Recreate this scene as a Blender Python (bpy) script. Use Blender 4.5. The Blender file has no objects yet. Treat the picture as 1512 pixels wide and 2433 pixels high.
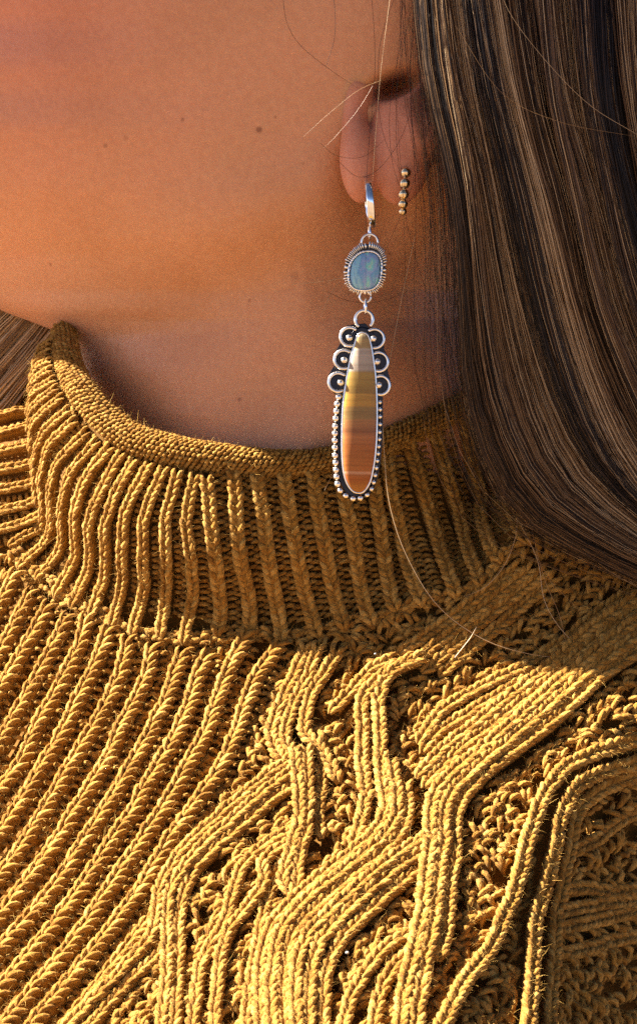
import bpy, math, random
import numpy as np
from mathutils import Vector

rng = np.random.default_rng(7)
random.seed(7)
K = 1e-4                       # one modelling unit is 0.1 mm
CAM = 5000.0                   # camera stands 0.5 m from the plane of the ear ring
scene = bpy.context.scene
COL = scene.collection

# ------------------------------------------------------------------ camera, sky, sun, exposure
cam_d = bpy.data.cameras.new('camera')
cam = bpy.data.objects.new('camera', cam_d)
COL.objects.link(cam)
cam.location = (0, -CAM * K, 0)
cam.rotation_euler = (math.pi / 2, 0, 0)
cam_d.sensor_fit = 'VERTICAL'
cam_d.sensor_height = 24.0
cam_d.lens = 24.0 * (CAM * K) / (2432 * K)
cam_d.clip_start = 0.01
cam_d.clip_end = 100.0
cam_d.dof.use_dof = True
cam_d.dof.focus_distance = 0.495
cam_d.dof.aperture_fstop = 40.0
scene.camera = cam

SUN = Vector((-0.72, 0.10, 0.68)).normalized()      # direction towards the sun
world = bpy.data.worlds.new('World')
scene.world = world
world.use_nodes = True
wn = world.node_tree.nodes
sky = wn.new('ShaderNodeTexSky')
sky.sky_type = 'NISHITA'
sky.sun_disc = False
sky.sun_elevation = math.asin(SUN.z)
sky.sun_rotation = math.atan2(SUN.x, SUN.y)
world.node_tree.links.new(sky.outputs[0], wn['Background'].inputs[0])
sky.air_density = 0.2
sky.dust_density = 0.4
sky.ozone_density = 0.3
wn['Background'].inputs[1].default_value = 0.05
sun_d = bpy.data.lights.new('sun', 'SUN')
sun_d.energy = 5.0
sun_d.angle = math.radians(0.53)
sun_d.color = (1.0, 0.95, 0.86)
sun = bpy.data.objects.new('sun', sun_d)
COL.objects.link(sun)
sun.rotation_euler = (-SUN).to_track_quat('-Z', 'Y').to_euler()
sun.location = SUN * 2
scene.render.engine = 'CYCLES'
scene.cycles.use_denoising = False
scene.cycles.use_adaptive_sampling = False
scene.cycles.sample_clamp_indirect = 3.0
scene.view_settings.view_transform = 'Standard'
scene.view_settings.look = 'None'
scene.view_settings.gamma = 1.0
scene.view_settings.exposure = 2.7

# ------------------------------------------------------------------ helpers
def U(p):
    """(column, row, depth) in modelling units -> metres; true perspective at each depth"""
    p = np.asarray(p, float)
    s = (CAM + p[..., 2]) / CAM
    return np.stack([(p[..., 0] - 756) * s * K, p[..., 2] * K, (1216 - p[..., 1]) * s * K], -1)

def norm(v):
    return v / np.maximum(np.linalg.norm(v, axis=-1, keepdims=True), 1e-12)

def lerp_tab(tab):
    a = np.array(tab, float)
    return lambda t: np.interp(t, a[:, 0], a[:, 1])

def sstep(a, b, x):
    t = np.clip((x - a) / (b - a), 0, 1)
    return t * t * (3 - 2 * t)

def catmull(pts, n=24):
    p = np.array(pts, float)
    p = np.vstack([2 * p[0] - p[1], p, 2 * p[-1] - p[-2]])
    out = []
    t = np.linspace(0, 1, n, endpoint=False)[:, None]
    for i in range(1, len(p) - 2):
        a, b, c, d = p[i - 1], p[i], p[i + 1], p[i + 2]
        out.append(0.5 * (2 * b + (c - a) * t + (2 * a - 5 * b + 4 * c - d) * t ** 2 + (3 * b - a - 3 * c + d) * t ** 3))
    out.append(p[-2][None])
    return np.vstack(out)

def smooth_tab(tab):
    a = np.array(tab, float)
    c = catmull(a, 16)
    o = np.argsort(c[:, 0])
    return lambda t: np.interp(t, c[o, 0], c[o, 1])

def mesh_obj(name, verts, faces, mat, parent=None, uv=None, attr=None, smooth=True):
    me = bpy.data.meshes.new(name)
    verts = np.asarray(verts, np.float32).reshape(-1, 3)
    faces = np.asarray(faces, np.int32)
    nv, (nf, k) = len(verts), faces.shape
    me.vertices.add(nv)
    me.vertices.foreach_set('co', verts.ravel())
    me.loops.add(nf * k)
    me.loops.foreach_set('vertex_index', faces.ravel())
    me.polygons.add(nf)
    me.polygons.foreach_set('loop_start', np.arange(0, nf * k, k, dtype=np.int32))
    me.update(calc_edges=True)
    if uv is not None:
        l = me.uv_layers.new(name='UVMap')
        l.data.foreach_set('uv', np.asarray(uv, np.float32)[faces.ravel()].ravel())
    if attr is not None:
        a = me.attributes.new('tone', 'FLOAT', 'POINT')
        a.data.foreach_set('value', np.asarray(attr, np.float32).ravel())
    if smooth:
        me.polygons.foreach_set('use_smooth', np.ones(nf, dtype=bool))
    me.materials.append(mat)
    me.validate()
    o = bpy.data.objects.new(name, me)
    COL.objects.link(o)
    if parent is not None:
        o.parent = parent
    return o

def empty(name, label=None, cat=None, loc=(0, 0, 0)):
    o = bpy.data.objects.new(name, None)
    COL.objects.link(o)
    o.empty_display_size = 0.01
    if label:
        o['label'] = label
        o['category'] = cat
    return o

def grid_faces(r, c, wrap=False):
    i = np.arange(r - 1)[:, None]
    j = np.arange(c if wrap else c - 1)[None, :]
    a = i * c + j
    b = i * c + (j + 1) % c
    return np.stack([a, b, b + c, a + c], -1).reshape(-1, 4)

def bez(ctrl, t):
    t = t[None, :, None]
    a, b, c, d = (ctrl[:, i][:, None] for i in range(4))
    return a * (1 - t) ** 3 + 3 * b * t * (1 - t) ** 2 + 3 * c * t * t * (1 - t) + d * t ** 3

PH = np.linspace(0, 2 * np.pi, 9, endpoint=False)
def legs(ctrl, rad, nref, rings=6, lob=0.2, flat=1.0):
    """short pieces of three-ply yarn: bezier spines (N,4,3), radius (N,), outward normals (N,3)"""
    n = len(ctrl)
    t = np.linspace(0, 1, rings)
    P = bez(ctrl, t)
    T = norm(np.gradient(P, axis=1))
    Nn = np.repeat(nref[:, None], rings, 1)
    S = norm(np.cross(Nn, T))
    Nn = np.cross(T, S)
    prof = (0.40 + 0.60 * np.sin(np.pi * (0.04 + 0.92 * t)) ** 0.8)
    tw = rng.uniform(0, 6.28, n)[:, None, None] + 2.6 * t[None, :, None]
    r = rad[:, None, None] * prof[None, :, None] * (1 + lob * np.cos(3 * (PH[None, None] + tw)))
    v = P[:, :, None] + r[..., None] * (np.cos(PH)[None, None, :, None] * S[:, :, None] + flat * np.sin(PH)[None, None, :, None] * Nn[:, :, None])
    f0 = grid_faces(rings, 9, True)
    f = (f0[None] + (np.arange(n) * rings * 9)[:, None, None]).reshape(-1, 4)
    uv = np.empty((n, rings, 9, 2))
    uv[..., 0] = (PH[None, None] + tw) / 6.2832
    uv[..., 1] = t[None, :, None] + rng.uniform(0, 40, n)[:, None, None]
    tone = np.repeat(rng.uniform(0, 1, n), rings * 9)
    return v.reshape(-1, 3), f, uv.reshape(-1, 2), tone

def core(path, D, r, h, squash=1.0):
    x, y, P, T, S, N = walk(path, D, 14, h)
    ph = np.linspace(0, 2 * np.pi, 8, endpoint=False)
    v = P[:, None] + r * K * (np.cos(ph)[None, :, None] * S[:, None] + squash * np.sin(ph)[None, :, None] * N[:, None])
    return v.reshape(-1, 3), grid_faces(len(P), 8, True)

FUZZ_P, FUZZ_N = [], []
def yarn_obj(name, ctrl, rad, nref, mat, parent, fuzz=3.0, lob=0.2, inner=None):
    ctrl = np.asarray(ctrl); rad = np.asarray(rad); nref = np.asarray(nref)
    v, f, uv, tone = legs(ctrl, rad, nref, lob=lob)
    k = int(len(ctrl) * fuzz * 4.0)
    if k:
        i = rng.integers(0, len(ctrl), k)
        m = bez(ctrl[i], np.linspace(0.1, 0.9, 7))[np.arange(k), rng.integers(0, 7, k)]
        dirs = norm(nref[i] + rng.normal(0, 0.75, (k, 3)))
        FUZZ_P.append(m + dirs * rad[i][:, None] * 0.85)
        FUZZ_N.append(dirs)
    if inner is not None:
        f = np.vstack([f, inner[1] + len(v)]); n_ = len(inner[0])
        v = np.vstack([v, inner[0]])
        uv = np.vstack([uv, np.stack([np.tile(np.arange(8) / 8, n_ // 8), np.repeat(np.arange(n_ // 8), 8) * .8], -1)])
        tone = np.concatenate([tone, np.full(n_, .3)])
    return mesh_obj(name, v, f, mat, parent, uv, tone)

def tube(path, rad, sides=12, closed=False, up=(0, -1, 0)):
    P = np.asarray(path, float)
    n = len(P)
    T = (np.roll(P, -1, 0) - np.roll(P, 1, 0)) if closed else np.gradient(P, axis=0)
    T = norm(T)
    N = np.repeat(np.array(up, float)[None], n, 0)
    S = norm(np.cross(N, T)); N = np.cross(T, S)
    ph = np.linspace(0, 2 * np.pi, sides, endpoint=False)
    r = np.broadcast_to(np.asarray(rad, float), (n,))[:, None, None]
    v = P[:, None] + r * (np.cos(ph)[None, :, None] * S[:, None] + np.sin(ph)[None, :, None] * N[:, None])
    f = grid_faces(n, sides, True)
    if closed:
        a = (n - 1) * sides + np.arange(sides); b = (n - 1) * sides + (np.arange(sides) + 1) % sides
        f = np.vstack([f, np.stack([a, b, (np.arange(sides) + 1) % sides, np.arange(sides)], -1)])
        return v.reshape(-1, 3), f
    vv = v.reshape(-1, 3)                      # close the ends
    e0, e1 = len(vv), len(vv) + 1
    vv = np.vstack([vv, P[0] - T[0] * r[0, 0] * 0.6, P[-1] + T[-1] * r[-1, 0] * 0.6])
    j = np.arange(sides); k = (j + 1) % sides
    c0 = np.stack([np.full(sides, e0), k, j, j], -1)
    c1 = np.stack([np.full(sides, e1), (n - 1) * sides + j, (n - 1) * sides + k, (n - 1) * sides + k], -1)
    return vv, f, np.vstack([c0, c1])

def tube_obj(name, path, rad, mat, parent, sides=12, closed=False, up=(0, -1, 0)):
    r = tube(path, rad, sides, closed, up)
    me = bpy.data.meshes.new(name)
    fs = r[1].tolist()
    if len(r) == 3:
        fs += [q[:3] for q in r[2].tolist()]
    me.from_pydata(r[0].tolist(), [], fs)
    for p in me.polygons: p.use_smooth = True
    me.materials.append(mat)
    o = bpy.data.objects.new(name, me); COL.objects.link(o); o.parent = parent
    return o

# ------------------------------------------------------------------ materials
def new_mat(name):
    m = bpy.data.materials.new(name); m.use_nodes = True
    nt = m.node_tree
    return m, nt, nt.nodes['Principled BSDF'], nt.nodes.new, nt.links.new

def ramp(nt, stops, interp='LINEAR'):
    r = nt.nodes.new('ShaderNodeValToRGB')
    e = r.color_ramp.elements
    r.color_ramp.interpolation = interp
    while len(e) < len(stops): e.new(0.5)
    for i, (p, c) in enumerate(stops):
        e[i].position = p; e[i].color = (*c, 1)
    return r

def yarn_material(name, dark, mid, light):
    m, nt, b, N, L = new_mat(name)
    at = N('ShaderNodeAttribute'); at.attribute_name = 'tone'
    geo = N('ShaderNodeNewGeometry')
    ns = N('ShaderNodeTexNoise'); ns.inputs['Scale'].default_value = 900; ns.inputs['Detail'].default_value = 3
    L(geo.outputs['Position'], ns.inputs['Vector'])
    uv = N('ShaderNodeUVMap'); mp = N('ShaderNodeMapping')
    mp.inputs['Scale'].default_value = (8, 2.4, 1)
    L(uv.outputs[0], mp.inputs['Vector'])
    n2 = N('ShaderNodeTexNoise'); n2.inputs['Scale'].default_value = 1.7; n2.inputs['Detail'].default_value = 3; n2.inputs['Roughness'].default_value = 0.65
    L(mp.outputs[0], n2.inputs['Vector'])
    mx = N('ShaderNodeMath'); mx.operation = 'MULTIPLY_ADD'; mx.inputs[1].default_value = 0.25
    L(at.outputs['Fac'], mx.inputs[0])
    m2 = N('ShaderNodeMath'); m2.operation = 'MULTIPLY_ADD'; m2.inputs[1].default_value = 0.75
    m3 = N('ShaderNodeMath'); m3.operation = 'MULTIPLY_ADD'; m3.inputs[1].default_value = 0.35; m3.inputs[2].default_value = -0.17
    L(ns.outputs['Fac'], m3.inputs[0])
    L(n2.outputs['Fac'], m2.inputs[0]); L(m3.outputs[0], m2.inputs[2]); L(m2.outputs[0], mx.inputs[2])
    r = ramp(nt, [(0.30, dark), (0.5, mid), (0.71, light)])
    L(mx.outputs[0], r.inputs[0]); L(r.outputs[0], b.inputs['Base Color'])
    b.inputs['Roughness'].default_value = 0.95
    b.inputs['Specular IOR Level'].default_value = 0.15
    b.inputs['Sheen Weight'].default_value = 0.1
    b.inputs['Sheen Roughness'].default_value = 0.5
    b.inputs['Sheen Tint'].default_value = (1.0, 0.8, 0.45, 1)
    bp = N('ShaderNodeBump'); bp.inputs['Strength'].default_value = 1.0; bp.inputs['Distance'].default_value = 0.0009
    L(n2.outputs['Fac'], bp.inputs['Height']); L(bp.outputs[0], b.inputs['Normal'])
    return m

YARN = yarn_material('mustard_yarn', (0.21, 0.082, 0.009), (0.42, 0.196, 0.028), (0.60, 0.345, 0.085))
BACK = yarn_material('mustard_backing', (0.12, 0.05, 0.007), (0.18, 0.08, 0.011), (0.24, 0.115, 0.018))  # darkened copy of the yarn: shade between stitches put into its colour
FUZZ = yarn_material('mustard_fuzz', (0.32, 0.16, 0.03), (0.44, 0.24, 0.05), (0.58, 0.36, 0.10))

def skin_material():
    m, nt, b, N, L = new_mat('skin')
    geo = N('ShaderNodeNewGeometry')
    n1 = N('ShaderNodeTexNoise'); n1.inputs['Scale'].default_value = 22; n1.inputs['Detail'].default_value = 4
    n2 = N('ShaderNodeTexNoise'); n2.inputs['Scale'].default_value = 640; n2.inputs['Detail'].default_value = 3
    n3 = N('ShaderNodeTexNoise'); n3.inputs['Scale'].default_value = 2600; n3.inputs['Detail'].default_value = 2
    for n in (n1, n2, n3): L(geo.outputs['Position'], n.inputs['Vector'])
    r = ramp(nt, [(0.3, (0.56, 0.242, 0.104)), (0.5, (0.62, 0.285, 0.136)), (0.72, (0.65, 0.292, 0.150))])
    L(n1.outputs['Fac'], r.inputs[0])
    r2 = ramp(nt, [(0.35, (0.93, 0.89, 0.87)), (0.65, (1.0, 1.0, 1.0))])
    L(n2.outputs['Fac'], r2.inputs[0])
    mix = N('ShaderNodeMix'); mix.data_type = 'RGBA'; mix.blend_type = 'MULTIPLY'; mix.inputs[0].default_value = 1.0
    L(r.outputs[0], mix.inputs[6]); L(r2.outputs[0], mix.inputs[7])
    vo = N('ShaderNodeTexVoronoi'); vo.inputs['Scale'].default_value = 95
    L(geo.outputs['Position'], vo.inputs['Vector'])
    n4 = N('ShaderNodeTexNoise'); n4.inputs['Scale'].default_value = 60
    L(geo.outputs['Position'], n4.inputs['Vector'])
    rv = ramp(nt, [(0.0, (1, 1, 1)), (0.10, (0.75, 0.75, 0.75)), (0.17, (0, 0, 0))])
    L(vo.outputs['Distance'], rv.inputs[0])
    rn = ramp(nt, [(0.56, (0, 0, 0)), (0.66, (1, 1, 1))])
    L(n4.outputs['Fac'], rn.inputs[0])
    fm = N('ShaderNodeMath'); fm.operation = 'MULTIPLY'
    L(rv.outputs[0], fm.inputs[0]); L(rn.outputs[0], fm.inputs[1])
    fq = N('ShaderNodeMath'); fq.operation = 'MULTIPLY'; fq.inputs[1].default_value = 0.35
    L(fm.outputs[0], fq.inputs[0])
    # redder on ear and cheek; warm bounce off the sweater painted along the jaw
    at = N('ShaderNodeAttribute'); at.attribute_name = 'tone'
    red = N('ShaderNodeMix'); red.data_type = 'RGBA'; red.blend_type = 'MULTIPLY'
    pos = N('ShaderNodeMath'); pos.operation = 'MAXIMUM'; pos.inputs[1].default_value = 0
    L(at.outputs['Fac'], pos.inputs[0]); L(pos.outputs[0], red.inputs[0]); L(mix.outputs[2], red.inputs[6]); red.inputs[7].default_value = (0.98, 0.76, 0.88, 1)
    neg = N('ShaderNodeMath'); neg.operation = 'MULTIPLY'; neg.inputs[1].default_value = -1; neg.use_clamp = True
    jaw_bounce = N('ShaderNodeMix'); jaw_bounce.data_type = 'RGBA'; jaw_bounce.blend_type = 'MULTIPLY'
    L(at.outputs['Fac'], neg.inputs[0]); L(neg.outputs[0], jaw_bounce.inputs[0]); L(red.outputs[2], jaw_bounce.inputs[6]); jaw_bounce.inputs[7].default_value = (0.72, 0.66, 0.38, 1)
    last = jaw_bounce.outputs[2]
    # single moles and freckles
    for qx, qy, qr, w in ((617, 318, 9, .75), (437, 293, 5.5, .5), (250, 345, 6, .45), (655, 290, 4, .5), (588, 700, 5, .5), (563, 940, 6, .6), (300, 330, 7, .3), (930, 585, 5, .5), (80, 590, 4.5, .5), (720, 395, 5, .35)):
        d_ = N('ShaderNodeVectorMath'); d_.operation = 'DISTANCE'
        sc_ = N('ShaderNodeVectorMath'); sc_.operation = 'MULTIPLY'; sc_.inputs[1].default_value = (1, 0, 1)
        L(geo.outputs['Position'], sc_.inputs[0]); L(sc_.outputs[0], d_.inputs[0])
        c_ = U(np.array([qx, qy, 20.0])); d_.inputs[1].default_value = (c_[0], 0, c_[2])
        mr = N('ShaderNodeMapRange'); mr.inputs['From Min'].default_value = qr * .45 * K; mr.inputs['From Max'].default_value = qr * 1.15 * K
        mr.inputs['To Min'].default_value = w; mr.inputs['To Max'].default_value = 0
        L(d_.outputs['Value'], mr.inputs['Value'])
        mm = N('ShaderNodeMix'); mm.data_type = 'RGBA'; L(mr.outputs[0], mm.inputs[0]); L(last, mm.inputs[6]); mm.inputs[7].default_value = (0.20, 0.06, 0.025, 1)
        last = mm.outputs[2]
    mx2 = N('ShaderNodeMix'); mx2.data_type = 'RGBA'
    L(fq.outputs[0], mx2.inputs[0]); L(last, mx2.inputs[6]); mx2.inputs[7].default_value = (0.24, 0.085, 0.04, 1)
    L(mx2.outputs[2], b.inputs['Base Color'])
    b.inputs['Subsurface Weight'].default_value = 0.22
    b.inputs['Subsurface Radius'].default_value = (1.0, 0.35, 0.2)
    b.inputs['Subsurface Scale'].default_value = 0.004
    b.inputs['Roughness'].default_value = 0.5
    b.inputs['Specular IOR Level'].default_value = 0.4
    b.inputs['Sheen Weight'].default_value = 0.06
    ad = N('ShaderNodeMath'); ad.operation = 'MULTIPLY_ADD'; ad.inputs[1].default_value = 0.5
    L(n3.outputs['Fac'], ad.inputs[0]); L(n2.outputs['Fac'], ad.inputs[2])
    bp = N('ShaderNodeBump'); bp.inputs['Strength'].default_value = 0.6; bp.inputs['Distance'].default_value = 0.0003
    L(ad.outputs[0], bp.inputs['Height']); L(bp.outputs[0], b.inputs['Normal'])
    return m
SKIN = skin_material()

def hair_material():
    m, nt, b, N, L = new_mat('hair')
    at = N('ShaderNodeAttribute'); at.attribute_name = 'tone'
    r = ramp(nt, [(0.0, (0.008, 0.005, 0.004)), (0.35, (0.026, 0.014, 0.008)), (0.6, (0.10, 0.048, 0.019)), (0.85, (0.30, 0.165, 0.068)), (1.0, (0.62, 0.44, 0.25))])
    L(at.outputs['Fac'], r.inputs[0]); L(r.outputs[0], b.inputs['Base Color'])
    b.inputs['Roughness'].default_value = 0.42
    b.inputs['Specular IOR Level'].default_value = 0.3
    return m
HAIR = hair_material()

def metal(name, col, rough, ox=None):
    m, nt, b, N, L = new_mat(name)
    b.inputs['Metallic'].default_value = 1.0
    geo = N('ShaderNodeNewGeometry')
    ns = N('ShaderNodeTexNoise'); ns.inputs['Scale'].default_value = 700; ns.inputs['Detail'].default_value = 3
    L(geo.outputs['Position'], ns.inputs['Vector'])
    r = ramp(nt, [(0.3, tuple(c * 0.8 for c in col)), (0.6, col)])
    L(ns.outputs['Fac'], r.inputs[0]); L(r.outputs[0], b.inputs['Base Color'])
    b.inputs['Roughness'].default_value = rough
    bp = N('ShaderNodeBump'); bp.inputs['Strength'].default_value = 0.25; bp.inputs['Distance'].default_value = 0.00015
    L(ns.outputs['Fac'], bp.inputs['Height']); L(bp.outputs[0], b.inputs['Normal'])
    return m
SILVER = metal('silver', (0.95, 0.89, 0.80), 0.26)
POLISH = metal('polished_silver', (0.93, 0.91, 0.88), 0.04)
OXID = metal('oxidised_silver', (0.045, 0.042, 0.045), 0.35)
GOLD = metal('pale_gold', (0.85, 0.64, 0.38), 0.2)

# ------------------------------------------------------------------ unseen ground sheet, added to throw warm bounce light on the skin
gm, nt, b, N, L = new_mat('dry_ground')
geo = N('ShaderNodeNewGeometry'); ns = N('ShaderNodeTexNoise'); ns.inputs['Scale'].default_value = 6; ns.inputs['Detail'].default_value = 6
L(geo.outputs['Position'], ns.inputs['Vector'])
r = ramp(nt, [(0.3, (0.105, 0.066, 0.037)), (0.7, (0.16, 0.105, 0.062))]); L(ns.outputs['Fac'], r.inputs[0]); L(r.outputs[0], b.inputs['Base Color'])
b.inputs['Roughness'].default_value = 0.95
bounce_ground = mesh_obj('ground', [(-40, -40, -1.4), (40, -40, -1.4), (40, 40, -1.4), (-40, 40, -1.4)], [[0, 1, 2, 3]], gm, smooth=False)
bounce_ground['kind'] = 'structure'

# ------------------------------------------------------------------ shape of the clothed body
CTRL = np.array([(-500, 1500, 800), (-300, 1450, 560), (-300, 1050, 900), (0, 780, 1100), (60, 900, 900), (0, 900, 900), (0, 1050, 560), (90, 1100, 500), (60, 1250, 430), (0, 1400, 370), (0, 1700, 200), (0, 2100, -70), (0, 2500, -320),
    (-400, 1900, 480), (-400, 2500, 100), (300, 1500, 175), (300, 1900, -80), (300, 2200, -270), (300, 2600, -520), (600, 1530, 88), (850, 1510, 55), (1050, 1450, 55), (1250, 1350, 80), (1500, 1300, 150), (1800, 1250, 300),
    (700, 1750, -70), (700, 2000, -260), (700, 2600, -660), (1100, 1600, -5), (1100, 1800, -140), (1100, 2000, -290), (1100, 2600, -690), (1290, 1600, -15), (1290, 1800, -160), (1290, 2000, -290), (1280, 2600, -640),
    (1512, 1500, 20), (1512, 1700, -130), (1480, 2000, -110), (1480, 2400, -270), (1800, 1700, 60), (1800, 2200, 230), (1800, 2700, 60), (1400, 1150, 200), (700, 1300, 130), (700, 1100, 200), (1300, 1100, 160)], float)

CTRL[:, 2] -= 0.22 * np.maximum(CTRL[:, 1] - 1560, 0)
def rbf_fit(c):
    d2 = ((c[:, None, :2] - c[None, :, :2]) ** 2).sum(-1) / 1e6
    A = np.where(d2 > 0, d2 * np.log(np.maximum(d2, 1e-12)), 0) + np.eye(len(c)) * 0.01
    P = np.hstack([np.ones((len(c), 1)), c[:, :2] / 1000])
    M = np.block([[A, P], [P.T, np.zeros((3, 3))]])
    w = np.linalg.solve(M, np.concatenate([c[:, 2], np.zeros(3)]))
    return w
RW = rbf_fit(CTRL)
def Db(x, y):
    x = np.asarray(x, float); y = np.asarray(y, float)
    sh = x.shape
    X = np.stack([x.ravel(), y.ravel()], -1)
    d2 = ((X[:, None] - CTRL[None, :, :2]) ** 2).sum(-1) / 1e6
    A = d2 * np.log(np.maximum(d2, 1e-12))
    return (A @ RW[:-3] + RW[-3] + X[:, 0] / 1000 * RW[-2] + X[:, 1] / 1000 * RW[-1]).reshape(sh)

C_L = smooth_tab([(700, 190), (780, 132), (850, 100), (900, 86), (1000, 80), (1100, 84), (1200, 96), (1300, 112), (1400, 128), (1600, 150)])
C_N = smooth_tab([(700, 150), (900, 130), (1000, 122), (1090, 112), (1150, 84), (1250, 64), (1350, 58), (1450, 58), (1600, 62)])
C_R = 1300.0
C_B = 520.0
SEAM = np.array([(-60, 1275), (40, 1310), (65, 1345), (105, 1375), (145, 1410), (185, 1440), (230, 1458), (280, 1485), (325, 1505), (390, 1514), (445, 1525), (520, 1512), (605, 1508), (672, 1515), (750, 1503), (815, 1488), (880, 1478), (935, 1460), (1000, 1430), (1080, 1418), (1140, 1390), (1185, 1335), (1250, 1290), (1330, 1250), (1500, 1200)], float)
seam_y = lambda x: np.interp(x, SEAM[:, 0], SEAM[:, 1])
def Dc(x, y):
    x = np.asarray(x, float); y = np.asarray(y, float)
    l = C_L(y); cx = (l + C_R) / 2; a = (C_R - l) / 2
    u = np.clip((x - cx) / a, -0.992, 0.992)
    d = C_N(y) + C_B * (1 - np.sqrt(1 - u * u)) + 0.14 * (x - 640)
    w = sstep(-230, 10, y - seam_y(x))
    return d * (1 - w) + Db(x, y) * w

def surf_frame(D, x, y, h=0.0):
    """points, tangents and outward normals of a surface given as depth over (column,row)"""
    e = 2.0
    p = U(np.stack([x, y, D(x, y)], -1))
    px = U(np.stack([x + e, y, D(x + e, y)], -1)) - U(np.stack([x - e, y, D(x - e, y)], -1))
    py = U(np.stack([x, y + e, D(x, y + e)], -1)) - U(np.stack([x, y - e, D(x, y - e)], -1))
    n = norm(np.cross(py, px))
    n = np.where(n[..., 1:2] > 0, -n, n)
    return p + n * np.asarray(h)[..., None] * K, n

ALLCOL = []                                   # centre lines already covered by a column of stitches
def walk(path, D, step, h=0.0, jit=0.0):
    q = catmull(path, 20) if len(path) > 2 else np.linspace(path[0], path[1], 40)
    P, _ = surf_frame(D, q[:, 0], q[:, 1])
    s = np.concatenate([[0], np.cumsum(np.linalg.norm(np.diff(P, axis=0), axis=1))]) / K
    m = max(3, int(s[-1] / step))
    si = np.linspace(0, s[-1], m)
    x = np.interp(si, s, q[:, 0]); y = np.interp(si, s, q[:, 1])
    P, N = surf_frame(D, x, y, h)
    if jit: P = P + rng.normal(0, jit * K, P.shape)
    T = norm(np.gradient(P, axis=0))
    N = norm(N - T * (N * T).sum(-1, keepdims=True))
    S = np.cross(N, T)
    return x, y, P, T, S, N

def loc(P, T, S, N, s, t, n):
    f = lambda a: np.broadcast_to(np.asarray(a, float), (len(P),))[:, None] * K
    return P + S * f(s) + T * f(t) + N * f(n)

def col_v(path, D, w=14, row=18, h=6, rad=None, jit=1.0, taper=None):
    """a column of knit stitches: pairs of slanted legs meeting in a V"""
    x, y, P, T, S, N = walk(path, D, row, h, jit * 0.7)
    ALLCOL.append(np.stack([x, y, np.full(len(x), float(w))], -1))
    C, R, NN = [], [], []
    m = len(P)
    ww = np.full(m, float(w)) if taper is None else w * np.interp(np.linspace(0, 1, m), [0, .5, 1], taper)
    for sg in (-1, 1):
        j = lambda a: rng.normal(0, a * jit, m)
        c = np.stack([loc(P, T, S, N, sg * .12 * ww, 1.0 * row + j(1), -.25 * ww),
                      loc(P, T, S, N, sg * .30 * ww + j(.8), .40 * row + j(1), .50 * ww + j(1)),
                      loc(P, T, S, N, sg * .85 * ww + j(.8), -.25 * row + j(1), .45 * ww + j(1)),
                      loc(P, T, S, N, sg * .72 * ww, -1.0 * row + j(1), -.30 * ww)], 1)
        C.append(c); R.append((rad or .39 * ww) * rng.uniform(.88, 1.12, m) * K); NN.append(N)
    return np.concatenate(C), np.concatenate(R), np.concatenate(NN)

def col_g(path, D, w=21, row=25, h=6, jit=1.6):
    """a chunky fisherman rib: loops leaning out to either side of a ridge"""
    x, y, P, T, S, N = walk(path, D, row, h, jit * 0.6)
    ALLCOL.append(np.stack([x, y, np.full(len(x), float(w))], -1))
    m = len(P); j = lambda a: rng.normal(0, a * jit, m)
    C, R, NN = [], [], []
    c = np.stack([loc(P, T, S, N, -.15 * w, .85 * row, -.15 * w), loc(P, T, S, N, .20 * w + j(1), .38 * row + j(1.3), .70 * w + j(1)),
                  loc(P, T, S, N, .78 * w + j(1), -.25 * row + j(1.3), .78 * w + j(1)), loc(P, T, S, N, 1.12 * w + j(1.3), -.80 * row + j(1), -.05 * w)], 1)
    C.append(c); R.append(.30 * w * rng.uniform(.82, 1.15, m) * K); NN.append(norm(N + .3 * S))
    c = np.stack([loc(P, T, S, N, -.05 * w, .95 * row, -.10 * w), loc(P, T, S, N, -.38 * w + j(1), .42 * row + j(1.3), .62 * w + j(1)),
                  loc(P, T, S, N, -.66 * w + j(1), -.30 * row + j(1.3), .60 * w + j(1)), loc(P, T, S, N, -.62 * w + j(1), -1.0 * row, -.10 * w)], 1)
    C.append(c); R.append(.27 * w * rng.uniform(.82, 1.15, m) * K); NN.append(norm(N - .3 * S))
    c = np.stack([loc(P, T, S, N, 1.9 * w, .1 * row + j(2), -.9 * w), loc(P, T, S, N, 1.55 * w, -.1 * row + j(2), -.45 * w),
                  loc(P, T, S, N, 1.25 * w, .1 * row + j(2), -.45 * w), loc(P, T, S, N, .8 * w, .2 * row, -.7 * w)], 1)
    C.append(c); R.append(.28 * w * rng.uniform(.85, 1.1, m) * K); NN.append(N)
    return np.concatenate(C), np.concatenate(R), np.concatenate(NN)

# ------------------------------------------------------------------ sweater
sweater = empty('sweater', 'chunky mustard knit sweater with ribbed rolled collar and cable panels', 'sweater')

# body fabric behind the stitches: the wearer's whole near shoulder and chest, wrapped away past the frame
gx = np.linspace(-520, 1900, 150); gy = np.linspace(780, 2720, 130)
GX, GY = np.meshgrid(gx, gy)
top = seam_y(GX)
GYc = np.where(GY < top - 60, top - 60, GY)      # the sheet stops just inside the collar seam
GYc = np.where((GX > 85) & (GX < 260), np.maximum(GY, top - 210), GYc)
left = GX < 90
GYc = np.where(left, np.maximum(GY, 780 + 0 * GX), GYc)
GP, GN = surf_frame(Db, GX, GYc, np.full(GX.shape, -26.0))
body_panel = mesh_obj('body_panel', GP.reshape(-1, 3), grid_faces(*GX.shape), BACK, sweater)

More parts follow.
